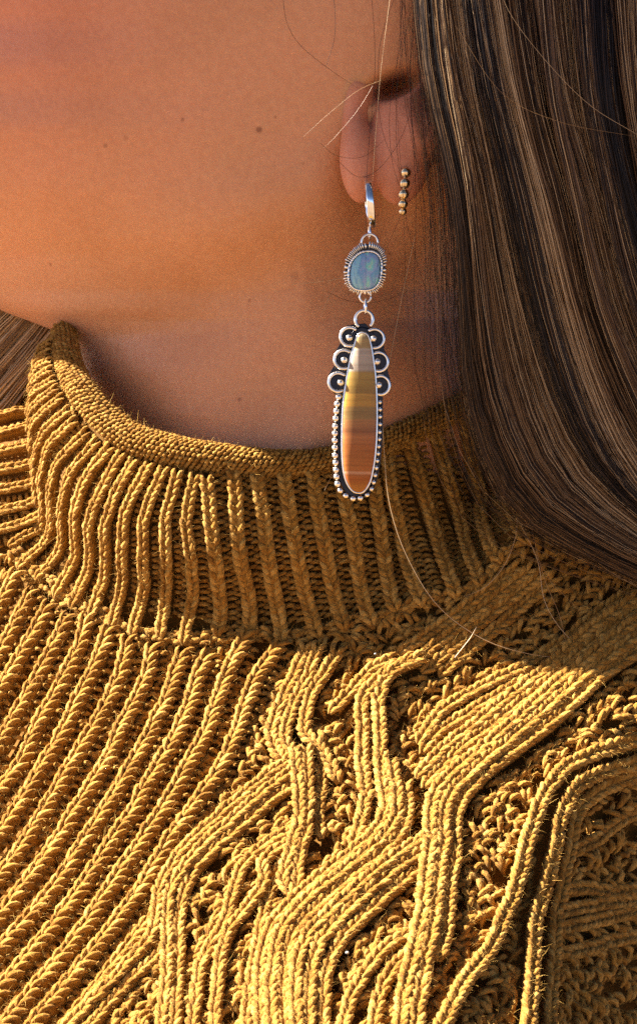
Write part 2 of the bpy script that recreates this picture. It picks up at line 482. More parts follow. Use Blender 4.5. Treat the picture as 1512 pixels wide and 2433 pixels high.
# collar: a tube all round the neck
th = np.linspace(0, 2 * np.pi, 120, endpoint=False)
ROLL = np.array([(151, 792), (160, 850), (180, 905), (215, 955), (262, 1004), (320, 1043), (400, 1068), (480, 1083), (570, 1095), (650, 1101), (730, 1099), (800, 1088), (880, 1064), (960, 1029), (1040, 991), (1100, 963), (1180, 925), (1260, 870)], float)
rows = []
for t in np.linspace(0, 1, 30):
    xs = 690 + 560 * np.cos(th)
    front = np.sin(th) > 0
    ytop = np.interp(xs, ROLL[:, 0], ROLL[:, 1])
    ytop = np.where(front, ytop, 860 - 60 * np.cos(th))
    ybot = np.where(front, seam_y(xs) + 10, 1300)
    mixw = sstep(-0.15, 0.15, np.sin(th))
    ytop = (860 - 60 * np.cos(th)) * (1 - mixw) + np.interp(xs, ROLL[:, 0], ROLL[:, 1]) * mixw
    ybot = 1300 * (1 - mixw) + (seam_y(xs) + 10) * mixw
    y = ytop + (ybot - ytop) * t
    l = C_L(y); cx = (l + C_R) / 2; a = (C_R - l) / 2
    x = cx + a * np.cos(th) * 0.985
    dfront = Dc(x, y)
    dback = C_N(y) + C_B + C_B * np.abs(np.sin(th))
    d = np.where(front, dfront, dback) + 16
    rows.append(U(np.stack([x, y, d], -1)))
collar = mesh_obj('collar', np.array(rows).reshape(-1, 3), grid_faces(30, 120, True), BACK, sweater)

c1 = lambda v: (v[0] / 3.024, 750 + v[1] / 3.024)
c2 = lambda v: (v[0] / 3.024, 1250 + v[1] / 3.024)
c3 = lambda v: (500 + v[0] / 3.024, 1250 + v[1] / 3.024)
c5 = lambda v: (v[0] / 3.024, 1750 + v[1] / 3.024)
RIBS = []
def rib(a=(), b=(), c=(), q=()):
    RIBS.append([c1(v) for v in a] + [c2(v) for v in b] + [c3(v) for v in c] + list(q))
# slouched ribs at the throat
for k, (t0, m0, e0) in enumerate([((400, 215), (335, 265), (290, 345)), ((388, 285), (320, 330), (272, 425)), ((395, 340), (312, 390), (258, 505)), ((405, 402), (302, 470), (253, 590)), ((420, 470), (292, 560), (256, 690)), ((440, 532), (292, 660), (262, 810)), ((470, 602), (302, 760), (275, 950))]):
    rib([t0, m0, e0])
rib([(520, 690), (362, 850), (305, 1040), (300, 1190), (318, 1330)])
rib([(560, 770), (400, 950), (345, 1200), (362, 1400)], [(345, -10), (240, 70), (120, 140)])
rib([(650, 850), (470, 1050), (415, 1250), (420, 1480)], [(385, 95), (285, 195), (185, 295)])
rib([(720, 920), (560, 1130), (495, 1330), (490, 1500)], [(485, 130), (420, 260), (305, 375)])
rib([(820, 960), (650, 1200), (585, 1400), (578, 1510)], [(588, 180), (540, 330), (435, 490)])
rib([(900, 1010), (760, 1280), (700, 1430)], [(682, 0), (690, 200), (650, 370), (555, 570)])
rib([(985, 1060), (870, 1280), (812, 1450)], [(792, 0), (800, 200), (785, 380), (695, 630)])
rib([(1095, 1100), (980, 1300), (930, 1450)], [(920, 0), (915, 230), (915, 420), (830, 710)])
rib([(1190, 1140), (1110, 1320), (1068, 1460)], [(1060, 0), (1060, 250), (1065, 450), (980, 770)])
rib([(1290, 1170), (1240, 1350), (1216, 1480)], [(1215, 0), (1220, 250), (1220, 480), (1175, 780)])
rib([(1410, 1185), (1375, 1350), (1358, 1480)], [(1360, 30), (1390, 250), (1398, 480), (1340, 830)])
rib([(1500, 1195)], [], [(18, 0), (55, 300), (88, 560), (75, 760)])
rib(c=[(170, -390), (185, -200), (195, 0), (232, 250), (285, 500), (305, 780)])
rib(c=[(330, -370), (358, -180), (382, 0), (422, 250), (480, 520), (525, 800)])
rib(c=[(520, -370), (545, -180), (572, 0), (622, 250), (685, 500), (765, 770)])
rib(c=[(715, -390), (745, -180), (775, 0), (820, 220), (882, 480), (955, 715)])
rib(c=[(905, -430), (940, -200), (985, 20), (1040, 300), (1108, 570), (1150, 690)])
rib(q=[(868, 1090), (893, 1250), (912, 1350), (936, 1445)])
rib(q=[(905, 1070), (925, 1198), (960, 1329), (998, 1428)])
rib(q=[(957, 1046), (994, 1176), (1038, 1313), (1080, 1414)])
rib(q=[(1017, 1018), (1058, 1165), (1102, 1297), (1141, 1386)])
rib(q=[(1085, 985), (1116, 1138), (1150, 1242), (1184, 1333)])
rib(q=[(1150, 955), (1180, 1100), (1215, 1220), (1245, 1290)])
rib(q=[(1215, 920), (1240, 1060), (1270, 1180), (1300, 1260)])
for i, p in enumerate(RIBS):
    w = 11 if i < 7 else 13 if i < 11 else 15.5 if i < 18 else 18.5
    yarn_obj('rib', *col_v(p, Dc, w, 16.5, 20, jit=1.1), YARN, collar, fuzz=3, inner=core(p, Dc, w * .62, 10, 1.5))
# recessed purl bars between neighbouring ribs
for i in range(7, len(RIBS) - 1):
    n = 60
    A = catmull(RIBS[i], 20); B = catmull(RIBS[i + 1], 20)
    f = lambda Q: np.stack([np.interp(np.linspace(0, 1, n), np.linspace(0, 1, len(Q)), Q[:, k]) for k in (0, 1)], -1)
    A, B = f(A), f(B)
    M = (A + B) / 2
    gap = np.linalg.norm(A - B, axis=1).mean()
    if gap < 11: continue
    x, y, P, T, S, N = walk(M[::6], Dc, 15.5, -1, 0.6)
    m = len(P); j = lambda a: rng.normal(0, a, m)
    g = max(5, gap * .36)
    CC = []
    for sg, dt in ((-1, 0.0), (1, 7.5)):
        CC.append(np.stack([loc(P, T, S, N, sg * 1.15 * g + j(.8), dt + 2 + j(1.5), -9), loc(P, T, S, N, sg * .75 * g + j(1), dt - 5 + j(2), 8 + j(1.5)),
                            loc(P, T, S, N, sg * .25 * g + j(1), dt - 7 + j(2), 9 + j(1.5)), loc(P, T, S, N, -sg * .25 * g + j(1), dt - 1 + j(1.5), -7)], 1))
    yarn_obj('purl_row', np.concatenate(CC), rng.uniform(4.8, 6.6, 2 * m) * K, np.concatenate([N, N]), YARN, collar, fuzz=2.5)
# far side of the slouch: ribs running away to the left
for p in ([(84, 905), (45, 908), (0, 920), (-60, 945)], [(84, 945), (50, 946), (5, 956), (-60, 980)], [(90, 984), (60, 985), (22, 992), (-60, 1015)], [(98, 1020), (70, 1022), (38, 1030), (0, 1040), (-60, 1055)], [(98, 1062), (68, 1068), (30, 1076), (-10, 1084), (-60, 1092)], [(100, 1105), (70, 1112), (32, 1118), (-10, 1124), (-60, 1130)],
          [(104, 1145), (75, 1155), (35, 1163), (-10, 1170), (-60, 1175)], [(108, 1185), (75, 1200), (35, 1210), (-10, 1220), (-60, 1225)], [(112, 1222), (80, 1240), (35, 1254), (-10, 1264), (-60, 1270)]):
    yarn_obj('rib', *col_v(p, Db, 13, 16.5, 16, jit=1.2), YARN, body_panel, fuzz=3, inner=core(p, Db, 9, 4, 1.8))
    x, y, P, T, S, N = walk([(a, b + 21) for a, b in p], Db, 15, -6, 1.0)
    m = len(P)
    yarn_obj('purl_row', np.stack([loc(P, T, S, N, -13, 4, -8), loc(P, T, S, N, -5, -5, 9), loc(P, T, S, N, 5, -5, 9), loc(P, T, S, N, 13, 4, -8)], 1), np.full(m, 5.5 * K), N, YARN, body_panel, fuzz=2)

# rolled edge
rc = catmull(ROLL, 16)
rr = np.interp(rc[:, 0], [150, 200, 400, 600, 750, 900, 1100, 1260], [30, 34, 35, 31, 27, 28, 31, 31])
def Droll(x, y): return Dc(x, np.asarray(y) + 25) - 6 + np.interp(x, [150, 160, 175, 200], [120, 60, 25, 0])
rcP = U(np.stack([rc[:, 0], rc[:, 1], Droll(rc[:, 0], rc[:, 1])], -1))
back = np.array([(1290, 820, 560), (1180, 780, 900), (900, 760, 1130), (600, 760, 1130), (330, 750, 1060), (230, 752, 980), (185, 765, 850), (160, 777, 690)], float)
loop = np.vstack([rcP, U(catmull(back, 8))])
lr = np.concatenate([rr, np.full(len(loop) - len(rr), 31)])
tv = tube(loop, lr * 0.86 * K, 16, True)
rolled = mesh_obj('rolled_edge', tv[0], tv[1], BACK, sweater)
s = np.concatenate([[0], np.cumsum(np.linalg.norm(np.diff(rcP, axis=0), axis=1))]) / K
si = np.arange(0, s[-1], 13.0)
ip = lambda a: np.stack([np.interp(si, s, a[:, k]) for k in range(3)], -1)
Pc = ip(rcP); Tc = norm(np.gradient(Pc, axis=0)); rad = np.interp(si, s, rr)
RV = norm(np.array([-.45, -.75, .5])); Nc = norm(RV - Tc * (RV * Tc).sum(-1, keepdims=True)); Sc = np.cross(Nc, Tc)
C, R, NN = [], [], []
for k, ph in enumerate(np.arange(-2.15, 2.2, 0.33)):
    off = 6.5 * (k % 2)
    o = np.cos(ph) * Nc + np.sin(ph) * Sc; q = -np.sin(ph) * Nc + np.cos(ph) * Sc
    m = len(Pc); j = lambda a: rng.normal(0, a, m)[:, None] * K
    base = Pc + Tc * off * K + o * (rad[:, None] * .90) * K + Tc * j(1.2) + q * j(1.0)
    C.append(np.stack([base - Tc * 5.5 * K - q * 5.5 * K - o * 4 * K, base - Tc * 3.5 * K - q * 1.0 * K + o * 8.5 * K + j(1), base + Tc * 3.5 * K + q * 2.5 * K + o * 8.5 * K + j(1), base + Tc * 5.5 * K + q * 6.5 * K - o * 4 * K], 1))
    R.append(rng.uniform(4.0, 5.2, m) * K); NN.append(o)
C, R, NN = np.concatenate(C), np.concatenate(R), np.concatenate(NN)
ok = ~np.isnan(C).any((1, 2))
o = yarn_obj('purl_stitches', C[ok], R[ok], NN[ok], YARN, rolled, fuzz=1.3); o['kind'] = 'stuff'

# seam where the collar was picked up: a row of tangled stitches
x, y, P, T, S, N = walk(SEAM[1:-2], lambda a, b: Db(a, b), 15, 8, 2.5)
m = len(P); C, R, NN = [], [], []
for k in range(3):
    j = lambda a: rng.normal(0, a, m)
    off = (k - 1) * 11
    C.append(np.stack([loc(P, T, S, N, off + j(4), -13 + j(3), -6), loc(P, T, S, N, off + j(7), -4 + j(3), 12 + j(4)), loc(P, T, S, N, off + j(7), 5 + j(3), 12 + j(4)), loc(P, T, S, N, off + j(6), 14 + j(3), -6)], 1))
    R.append(rng.uniform(5, 7.5, m) * K); NN.append(N)
yarn_obj('collar_seam', np.concatenate(C), np.concatenate(R), np.concatenate(NN), YARN, sweater, fuzz=5)

# fisherman ribs of the front panel
G = []
def grib(b=(), e=(), q0=(), q1=()):
    G.append(list(q0) + [c2(v) for v in b] + [c5(v) for v in e] + list(q1))
ext = lambda x, y: [(x - 60, y + 85), (x - 125, y + 180)]
grib([(130, 380), (50, 560), (-60, 740), (-200, 950)])
grib([(240, 520), (110, 800), (0, 980), (-160, 1230)])
grib([(370, 620), (250, 830), (130, 1050), (0, 1260), (-160, 1500)])
grib([(510, 690), (420, 880), (330, 1050), (210, 1270), (90, 1500)], [(20, 110), (-120, 320)])
grib([(650, 700), (580, 930), (510, 1080), (400, 1290), (290, 1500)], [(195, 200), (80, 360), (-20, 500), (-180, 740)])
grib([(800, 790), (740, 960), (660, 1130), (570, 1320), (490, 1500)], [(355, 220), (225, 450), (90, 660), (-20, 800), (-180, 1010)])
grib([(940, 860), (900, 1050), (830, 1230), (760, 1370), (690, 1500)], [(560, 200), (430, 430), (310, 640), (180, 850), (60, 1010), (-80, 1190), (-240, 1400)])
grib([(1110, 920), (1080, 1080), (1020, 1230), (950, 1370), (890, 1490)], [(800, 190), (690, 380), (570, 570), (440, 780), (320, 960), (190, 1130), (60, 1300), (-80, 1470), (-240, 1650)])
grib([(1320, 950), (1270, 1100), (1220, 1250), (1150, 1400)], [(1085, 40), (960, 260), (850, 440), (725, 650), (600, 850), (480, 1040), (370, 1190), (230, 1350), (100, 1500), (-60, 1680)])
grib([(1500, 980), (1430, 1120), (1390, 1280), (1330, 1420)], [(1285, 20), (1190, 190), (1080, 380), (970, 580), (850, 760), (735, 940), (605, 1130), (490, 1300), (370, 1450), (210, 1650), (50, 1850), (-120, 2060)])
grib([], [(1270, 330), (1220, 520), (1100, 700), (1000, 860), (880, 1030), (760, 1220), (640, 1400), (550, 1520), (390, 1720), (220, 1930), (60, 2130)], [(589, 1515), (566, 1564), (536, 1630), (516, 1690), (490, 1760), (458, 1818)])
G[-1].pop(6)
grib([], [(1390, 570), (1260, 760), (1155, 930), (1060, 1100), (950, 1255), (840, 1400), (740, 1530), (590, 1720), (420, 1930), (260, 2130)], [(669, 1538), (639, 1580), (609, 1630), (586, 1690), (566, 1750), (536, 1823), (500, 1882)])
for k, p in enumerate(G):
    yarn_obj('front_rib', *col_g(p, Db, 21, 23, 22), YARN, body_panel, fuzz=5, inner=core(p, Db, 16, 6, 1.5))
grib([], [(1120, 1300), (1010, 1440), (900, 1580), (740, 1780), (580, 1980), (420, 2180)])
grib([], [(1090, 1540), (960, 1700), (780, 1920), (600, 2140)])
for p in G[-2:]:
    yarn_obj('front_rib', *col_g(p, Db, 19, 23, 12), YARN, body_panel, fuzz=5, inner=core(p, Db, 14, 0, 1.5))

# cable panel: every strand is a column of knit stitches traced over and under its neighbours
CABLES = [
 # (half width, height, points)
 (15, 14, [(728, 1545), (705, 1607), (679, 1663), (659, 1715), (648, 1755), (659, 1795), (679, 1820)]),
 (14, 16, [(757, 1550), (734, 1614), (706, 1673), (688, 1725), (680, 1755), (687, 1788), (700, 1820)]),
 (15, 16, [(801, 1558), (774, 1614), (745, 1657), (728, 1713), (727, 1757), (758, 1790), (781, 1826), (798, 1862)]),
 (14, 22, [(688, 1830), (639, 1862), (593, 1902), (546, 1942), (500, 1984), (456, 2024), (420, 2072), (397, 2114), (386, 2163), (382, 2213), (365, 2255), (345, 2278), (279, 2350), (215, 2414), (160, 2470)]),
 (14, 22, [(700, 1853), (655, 1884), (609, 1924), (563, 1964), (517, 2002), (475, 2044), (445, 2084), (420, 2126), (410, 2175), (409, 2250), (408, 2350), (398, 2424), (390, 2500)]),
 (14, 16, [(702, 1880), (659, 1908), (616, 1945), (573, 1984), (526, 2024), (490, 2056), (462, 2095), (446, 2140), (436, 2190), (434, 2275), (430, 2375), (425, 2500)]),
 (13, 14, [(398, 2268), (350, 2312), (302, 2362), (240, 2432), (190, 2490)]),
 (14, 28, [(705, 1812), (712, 1866), (716, 1915), (716, 1965), (703, 2024), (689, 2074), (681, 2115), (690, 2140)]),
 (14, 26, [(731, 1806), (735, 1866), (736, 1915), (734, 1965), (728, 2015), (716, 2064), (712, 2114)]),
 (13, 14, [(758, 1830), (764, 1876), (760, 1915), (757, 1955), (762, 1995)]),
 (14, 22, [(933, 1577), (880, 1607), (847, 1647), (824, 1673), (798, 1703)]),
 (15, 26, [(970, 1585), (923, 1614), (876, 1657), (858, 1700), (862, 1750), (860, 1800), (861, 1850), (870, 1915), (858, 1975), (842, 2026)]),
 (15, 28, [(996, 1584), (943, 1607), (910, 1647), (899, 1696), (904, 1750), (904, 1816), (908, 1882), (917, 1930), (908, 1977), (880, 2017), (831, 2058), (778, 2100), (728, 2144), (682, 2190), (655, 2230), (638, 2285), (630, 2350), (634, 2500)]),
 (15, 30, [(930, 1840), (940, 1899), (944, 1948), (933, 1990), (900, 2030), (851, 2073), (798, 2116), (745, 2159), (702, 2204), (675, 2246), (664, 2300), (655, 2370), (662, 2500)]),
 (15, 26, [(960, 1889), (966, 1935), (963, 1981), (938, 2024), (893, 2066), (840, 2110), (787, 2156), (741, 2200), (708, 2245), (692, 2300), (684, 2370), (690, 2500)]),
 (15, 30, [(1010, 2018), (963, 2048), (913, 2086), (860, 2132), (808, 2179), (765, 2222), (738, 2255), (718, 2310), (712, 2380), (716, 2500)]),
 (15, 26, [(1010, 2048), (960, 2080), (905, 2124), (849, 2173), (800, 2223), (770, 2262), (750, 2320), (742, 2390), (744, 2500)]),
 (14, 20, [(1006, 2080), (965, 2110), (915, 2153), (866, 2200), (820, 2248), (790, 2300), (776, 2370), (775, 2500)]),
 (15, 22, [(1251, 1600), (1185, 1630), (1126, 1660), (1066, 1696), (1026, 1739), (1000, 1775)]),
 (15, 20, [(1258, 1626), (1198, 1661), (1139, 1696), (1093, 1727), (1044, 1756), (1008, 1795)]),
 (15, 26, [(1500, 1435), (1463, 1465), (1413, 1505), (1370, 1541), (1331, 1582), (1281, 1622), (1231, 1661), (1182, 1701), (1129, 1746), (1079, 1781), (1036, 1821), (1000, 1862)]),
 (15, 24, [(1512, 1460), (1470, 1492), (1430, 1526), (1390, 1560), (1352, 1596), (1302, 1640), (1252, 1680), (1202, 1720), (1159, 1754), (1112, 1790), (1064, 1832), (1018, 1880)]),
 (16, 30, [(1530, 1480), (1480, 1518), (1440, 1552), (1400, 1590), (1350, 1630), (1300, 1672), (1250, 1716), (1209, 1754), (1159, 1797), (1109, 1837), (1066, 1874), (1040, 1904), (1027, 1935), (1020, 1981), (1022, 2031), (1014, 2081), (1007, 2147), (1000, 2213), (984, 2285), (962, 2380), (950, 2500)]),
 (16, 28, [(1540, 1512), (1480, 1556), (1430, 1598), (1384, 1637), (1335, 1679), (1285, 1722), (1250, 1752), (1207, 1788), (1158, 1830), (1118, 1866), (1082, 1902), (1060, 1938), (1052, 1981), (1052, 2031), (1042, 2081), (1034, 2147), (1027, 2213), (1010, 2300), (994, 2400), (985, 2500)]),
 (15, 22, [(1540, 1550), (1490, 1580), (1445, 1612), (1400, 1652), (1358, 1694), (1316, 1732), (1281, 1758), (1228, 1799), (1178, 1837), (1136, 1876), (1104, 1914), (1084, 1952), (1078, 1998), (1080, 2048), (1070, 2097), (1062, 2147), (1056, 2215), (1040, 2290)]),
 (16, 28, [(1560, 1735), (1500, 1760), (1446, 1783), (1390, 1810), (1331, 1845), (1300, 1884), (1277, 1922), (1262, 1965), (1241, 2021), (1226, 2074), (1212, 2120), (1198, 2163), (1179, 2206), (1150, 2280), (1100, 2350), (1060, 2432), (1030, 2500)]),
 (15, 28, [(1560, 1782), (1500, 1806), (1446, 1829), (1390, 1857), (1348, 1890), (1325, 1930), (1308, 1965), (1298, 2015), (1286, 2064), (1275, 2114), (1260, 2163), (1247, 2213), (1242, 2300), (1228, 2500)]),
 (15, 20, [(1560, 1812), (1500, 1838), (1446, 1861), (1399, 1891), (1364, 1924), (1343, 1965), (1334, 2015), (1323, 2064), (1312, 2114), (1302, 2163), (1295, 2213), (1292, 2300), (1280, 2500)]),
 (14, 18, [(698, 1995), (649, 2015), (609, 2048), (580, 2083), (567, 2120), (552, 2177), (533, 2230), (490, 2300), (470, 2432), (465, 2500)]),
 (14, 20, [(704, 2018), (662, 2038), (634, 2070), (636, 2107), (616, 2147), (584, 2190), (556, 2225), (534, 2300), (522, 2432), (520, 2500)]),
 (13, 10, [(678, 2050), (656, 2100), (638, 2147), (626, 2196), (618, 2246), (602, 2340), (592, 2432), (590, 2500)]),
 (14, 20, [(985, 2236), (920, 2271), (865, 2342), (832, 2408), (815, 2500)]),
 (14, 18, [(990, 2270), (944, 2312), (905, 2380), (885, 2500)]),
 # shaded band running up over the shoulder
 (14, 14, [(1225, 1350), (1149, 1409), (1083, 1462), (1033, 1501), (1000, 1524), (960, 1552)]),
 (14, 16, [(1255, 1357), (1187, 1412), (1128, 1462), (1068, 1511), (1019, 1554), (980, 1588)]),
 (14, 16, [(1290, 1362), (1228, 1412), (1162, 1466), (1101, 1521), (1052, 1567), (1017, 1600)]),
 (14, 12, [(1310, 1378), (1252, 1432), (1194, 1482), (1134, 1532), (1085, 1577), (1055, 1606)]),
 (14, 12, [(1520, 1390), (1446, 1445), (1397, 1481), (1347, 1524), (1281, 1567), (1231, 1594)]),
 # ribs of the sleeve, turned away from the sun
 (14, 8, [(1318, 2118), (1380, 2114), (1446, 2122), (1500, 2114), (1570, 2100)]),
 (14, 8, [(1312, 2172), (1380, 2157), (1446, 2147), (1500, 2140), (1570, 2125)]),
 (14, 8, [(1306, 2216), (1380, 2196), (1446, 2180), (1500, 2166), (1570, 2150)]),
 (14, 6, [(1330, 2032), (1397, 2001), (1463, 1948), (1520, 1925)]),
 (14, 6, [(1300, 2270), (1370, 2262), (1440, 2240), (1520, 2222)]),
]
for w, h, p in CABLES:
    yarn_obj('cable_strand', *col_v(p, Db, w * 1.16, 17.5, h * 1.2 + 4, jit=1.5), YARN, body_panel, fuzz=5, inner=core(p, Db, w * .74, h * 1.2 - 8, 1.6))

# looser lace stitches filling the ground between the cables
CP = np.vstack(ALLCOL)
CT = []
for a in ALLCOL:
    g = np.gradient(a[:, :2], axis=0); CT.append(np.arctan2(g[:, 1], g[:, 0]))
CT = np.concatenate(CT)
fx, fy = np.meshgrid(np.arange(-70, 1640, 17.0), np.arange(1290, 2520, 15.0))
fx = fx.ravel() + rng.normal(0, 4, fx.size); fy = fy.ravel() + rng.normal(0, 4, fy.size)
keep = (fy > seam_y(fx) + 8)
fx, fy = fx[keep], fy[keep]
near = np.empty(len(fx), int); dist = np.empty(len(fx))
for i in range(0, len(fx), 500):
    d = np.hypot(fx[i:i + 500, None] - CP[None, :, 0], fy[i:i + 500, None] - CP[None, :, 1]) - CP[None, :, 2]
    near[i:i + 500] = d.argmin(1); dist[i:i + 500] = d.min(1)
eye = np.sin(fx * .052 + 1.3 * np.sin(fy * .021)) * np.sin(fy * .061 + fx * .013)
keep = (dist > 3) & (eye < 0.5)
fx, fy, near, dist = fx[keep], fy[keep], near[keep], dist[keep]
ang = CT[near] + np.where((dist // 14).astype(int) % 2 == 0, 1, -1) * rng.normal(0.55, .16, len(fx))
P, N = surf_frame(Db, fx, fy, rng.uniform(0, 15, len(fx)) - 16 * sstep(60, -60, fx - 380 - (2100 - fy) * .55))
Tn = np.stack([np.cos(ang), np.zeros(len(fx)), -np.sin(ang)], -1)
Tn = norm(Tn - N * (Tn * N).sum(-1, keepdims=True)); Sn = np.cross(N, Tn)
L_ = rng.uniform(16, 22, len(fx)); hh = rng.uniform(6, 18, len(fx)); bd = rng.normal(0, 3, len(fx))
C = np.stack([loc(P, Tn, Sn, N, 0, -L_, -8), loc(P, Tn, Sn, N, bd, -.5 * L_, hh), loc(P, Tn, Sn, N, bd, .5 * L_, hh), loc(P, Tn, Sn, N, 0, L_, -8)], 1)
o = yarn_obj('lace_stitches', C, rng.uniform(5.4, 7.2, len(fx)) * K, N, YARN, body_panel, fuzz=5); o['kind'] = 'stuff'

# loose fibres standing off the yarn
FP, FN = np.concatenate(FUZZ_P), np.concatenate(FUZZ_N)
n = len(FP)
ln = np.minimum(rng.gamma(3.0, 2.7, n), 20)[:, None] * K
side = norm(np.cross(FN, rng.normal(size=(n, 3))))
curl = norm(rng.normal(size=(n, 3)))
A = FP; B = FP + FN * ln * .45 + curl * ln * .45; Cc = FP + FN * ln * .5 + curl * ln * rng.uniform(.8, 1.5, n)[:, None]
wd = rng.uniform(.18, .34, n)[:, None] * K
V = np.stack([A - side * wd, A + side * wd, B - side * wd * .8, B + side * wd * .8, Cc - side * wd * .35, Cc + side * wd * .35], 1).reshape(-1, 3)
F = (np.array([[0, 1, 3, 2], [2, 3, 5, 4]])[None] + (np.arange(n) * 6)[:, None, None]).reshape(-1, 4)
o = mesh_obj('fuzz', V, F, FUZZ, sweater, np.zeros((len(V), 2)), np.repeat(rng.uniform(0, 1, n), 6), smooth=False); o['kind'] = 'stuff'
print('stitches fuzz', n)

# ------------------------------------------------------------------ person: head and neck, one skin
person = empty('person', 'person in profile with tanned cheek, bare neck and long brown hair', 'person')
H_L = smooth_tab([(-1480, 500), (-1400, 150), (-1250, -150), (-1000, -390), (-700, -480), (-450, -480), (-350, -470), (-200, -540), (-80, -640), (0, -560), (60, -500), (150, -530), (220, -495), (300, -505), (370, -440), (450, -365), (500, -310), (560, -230), (610, -155), (650, -108), (690, -62), (735, 0), (768, 85), (795, 146), (830, 176), (880, 203), (930, 233), (980, 262), (1050, 285), (1200, 300), (1500, 300)])
H_R = smooth_tab([(-1480, 750), (-1400, 1150), (-1200, 1480), (-800, 1720), (-400, 1740), (0, 1640), (250, 1480), (450, 1350), (650, 1260), (900, 1220), (1100, 1220), (1500, 1300)])
H_N = smooth_tab([(-1480, 690), (-1400, 420), (-1250, 180), (-1000, 10), (-700, -70), (-400, -110), (-200, -125), (0, -105), (200, -62), (400, -12), (550, 40), (650, 82), (750, 122), (850, 150), (950, 166), (1050, 172), (1200, 180), (1500, 180)])
H_F = smooth_tab([(-1480, 760), (-1400, 1050), (-1200, 1300), (-800, 1480), (0, 1480), (400, 1400), (600, 1320), (750, 1230), (900, 1170), (1500, 1150)])
ys = np.concatenate([np.linspace(-1478, -120, 50), np.linspace(-100, 1120, 150), np.linspace(1140, 1500, 10)])
A_ = np.concatenate([np.linspace(0.0, np.pi, 150), np.linspace(np.pi, 2 * np.pi, 60)[1:-1]])
rows = []
for y in ys:
    l, r, n0, f0 = H_L(y), H_R(y), H_N(y), H_F(y)
    xm = 720.0
    c, s_ = np.cos(A_), np.sin(A_)
    p = float(np.interp(y, [-900, -200, 150, 300, 450, 600, 690, 760, 880, 980], [2.35, 2.3, 2.25, 2.15, 1.93, 1.55, 1.42, 1.5, 2.0, 2.3]))
    cs = np.sign(c) * np.abs(c) ** (2 / p); sn = np.sign(s_) * np.abs(s_) ** (2 / p)
    x = np.where(cs < 0, xm + cs * (xm - l), xm + cs * (r - xm))
    md = (n0 + f0) / 2
    d = np.where(sn > 0, md - sn * (md - n0), md - sn * (f0 - md))
    nearw = np.clip(sn, 0, 1) ** 2
    # jaw bone, muscle of the cheek, hollow below the ear, cord of the neck
    jl = 560 - 0.16 * (x - 830) * -1
    jl = 470 + (830 - x) * 0.30
    d = d - nearw * 16 * np.exp(-((y - jl + 40) / 95) ** 2) * sstep(-500, 200, x) * sstep(950, 700, x)
    d = d + nearw * 26 * np.exp(-((y - jl - 130) / 90) ** 2) * sstep(-200, 300, x) * sstep(1000, 750, x)
    d = d + nearw * 60 * np.exp(-((x - 900) / 80) ** 2 - ((y - 480) / 130) ** 2)
    d = d - nearw * 28 * np.exp(-((x - (1000 - (y - 600) * .55)) / 120) ** 2) * sstep(560, 720, y)
    d = d + nearw * 240 * np.exp(-((x - 940 + (y - 205) * .9) / 38) ** 2 - ((y - 205) / 26) ** 2)   # ear canal
    rows.append(U(np.stack([x, np.full_like(x, y), d], -1)))
HV = np.array(rows)
HF = grid_faces(len(ys), len(A_), True)
verts = HV.reshape(-1, 3)
# the ear: smooth blend of rounded lumps, surfaced on a grid
ex, ey, ed = np.meshgrid(np.arange(770, 1130, 7.0), np.arange(-150, 530, 7.0), np.arange(-190, 150, 7.0), indexing='ij')
def ell(cx, cy, cd, rx, ry, rd, rot=0.0):
    a, b = ex - cx, ey - cy
    ca, sa = math.cos(rot), math.sin(rot)
    a, b = a * ca + b * sa, -a * sa + b * ca
    k = np.sqrt((a / rx) ** 2 + (b / ry) ** 2 + ((ed - cd) / rd) ** 2)
    return (k - 1) * min(rx, ry, rd)
def smin(a, b, k):
    h = np.clip(.5 + .5 * (b - a) / k, 0, 1)
    return b * (1 - h) + a * h - k * h * (1 - h)
def ring(cx, cy, cd, rx, ry, rt, rot=0.0):
    a, b = ex - cx, ey - cy
    ca, sa = math.cos(rot), math.sin(rot)
    a, b = a * ca + b * sa, -a * sa + b * ca
    k = np.hypot(a / rx, b / ry); q = (k - 1) * (rx + ry) / 2
    return np.hypot(q, ed - cd) - rt
e = ell(852, 385, -52, 46, 98, 50, -.06)                 # front of the lobe
e = smin(e, ell(842, 190, 30, 62, 150, 88, .08), 34)    # skin before the ear, down from the tragus
e2 = ell(950, 358, -42, 70, 130, 48, .04)                # back of the lobe
e2 = smin(e2, ring(985, 90, -60, 95, 230, 26, -.12) + np.maximum(975 - ex, 0), 30) # rim of the ear
e2 = smin(e2, ell(960, 300, 10, 80, 160, 60), 30)
e = smin(e, e2, 9)
e = -smin(-e, ell(946, 200, -40, 66, 30, 165, -.48), 10)   # hollow of the ear
e = -smin(-e, ell(985, 60, -95, 62, 120, 70), 10)
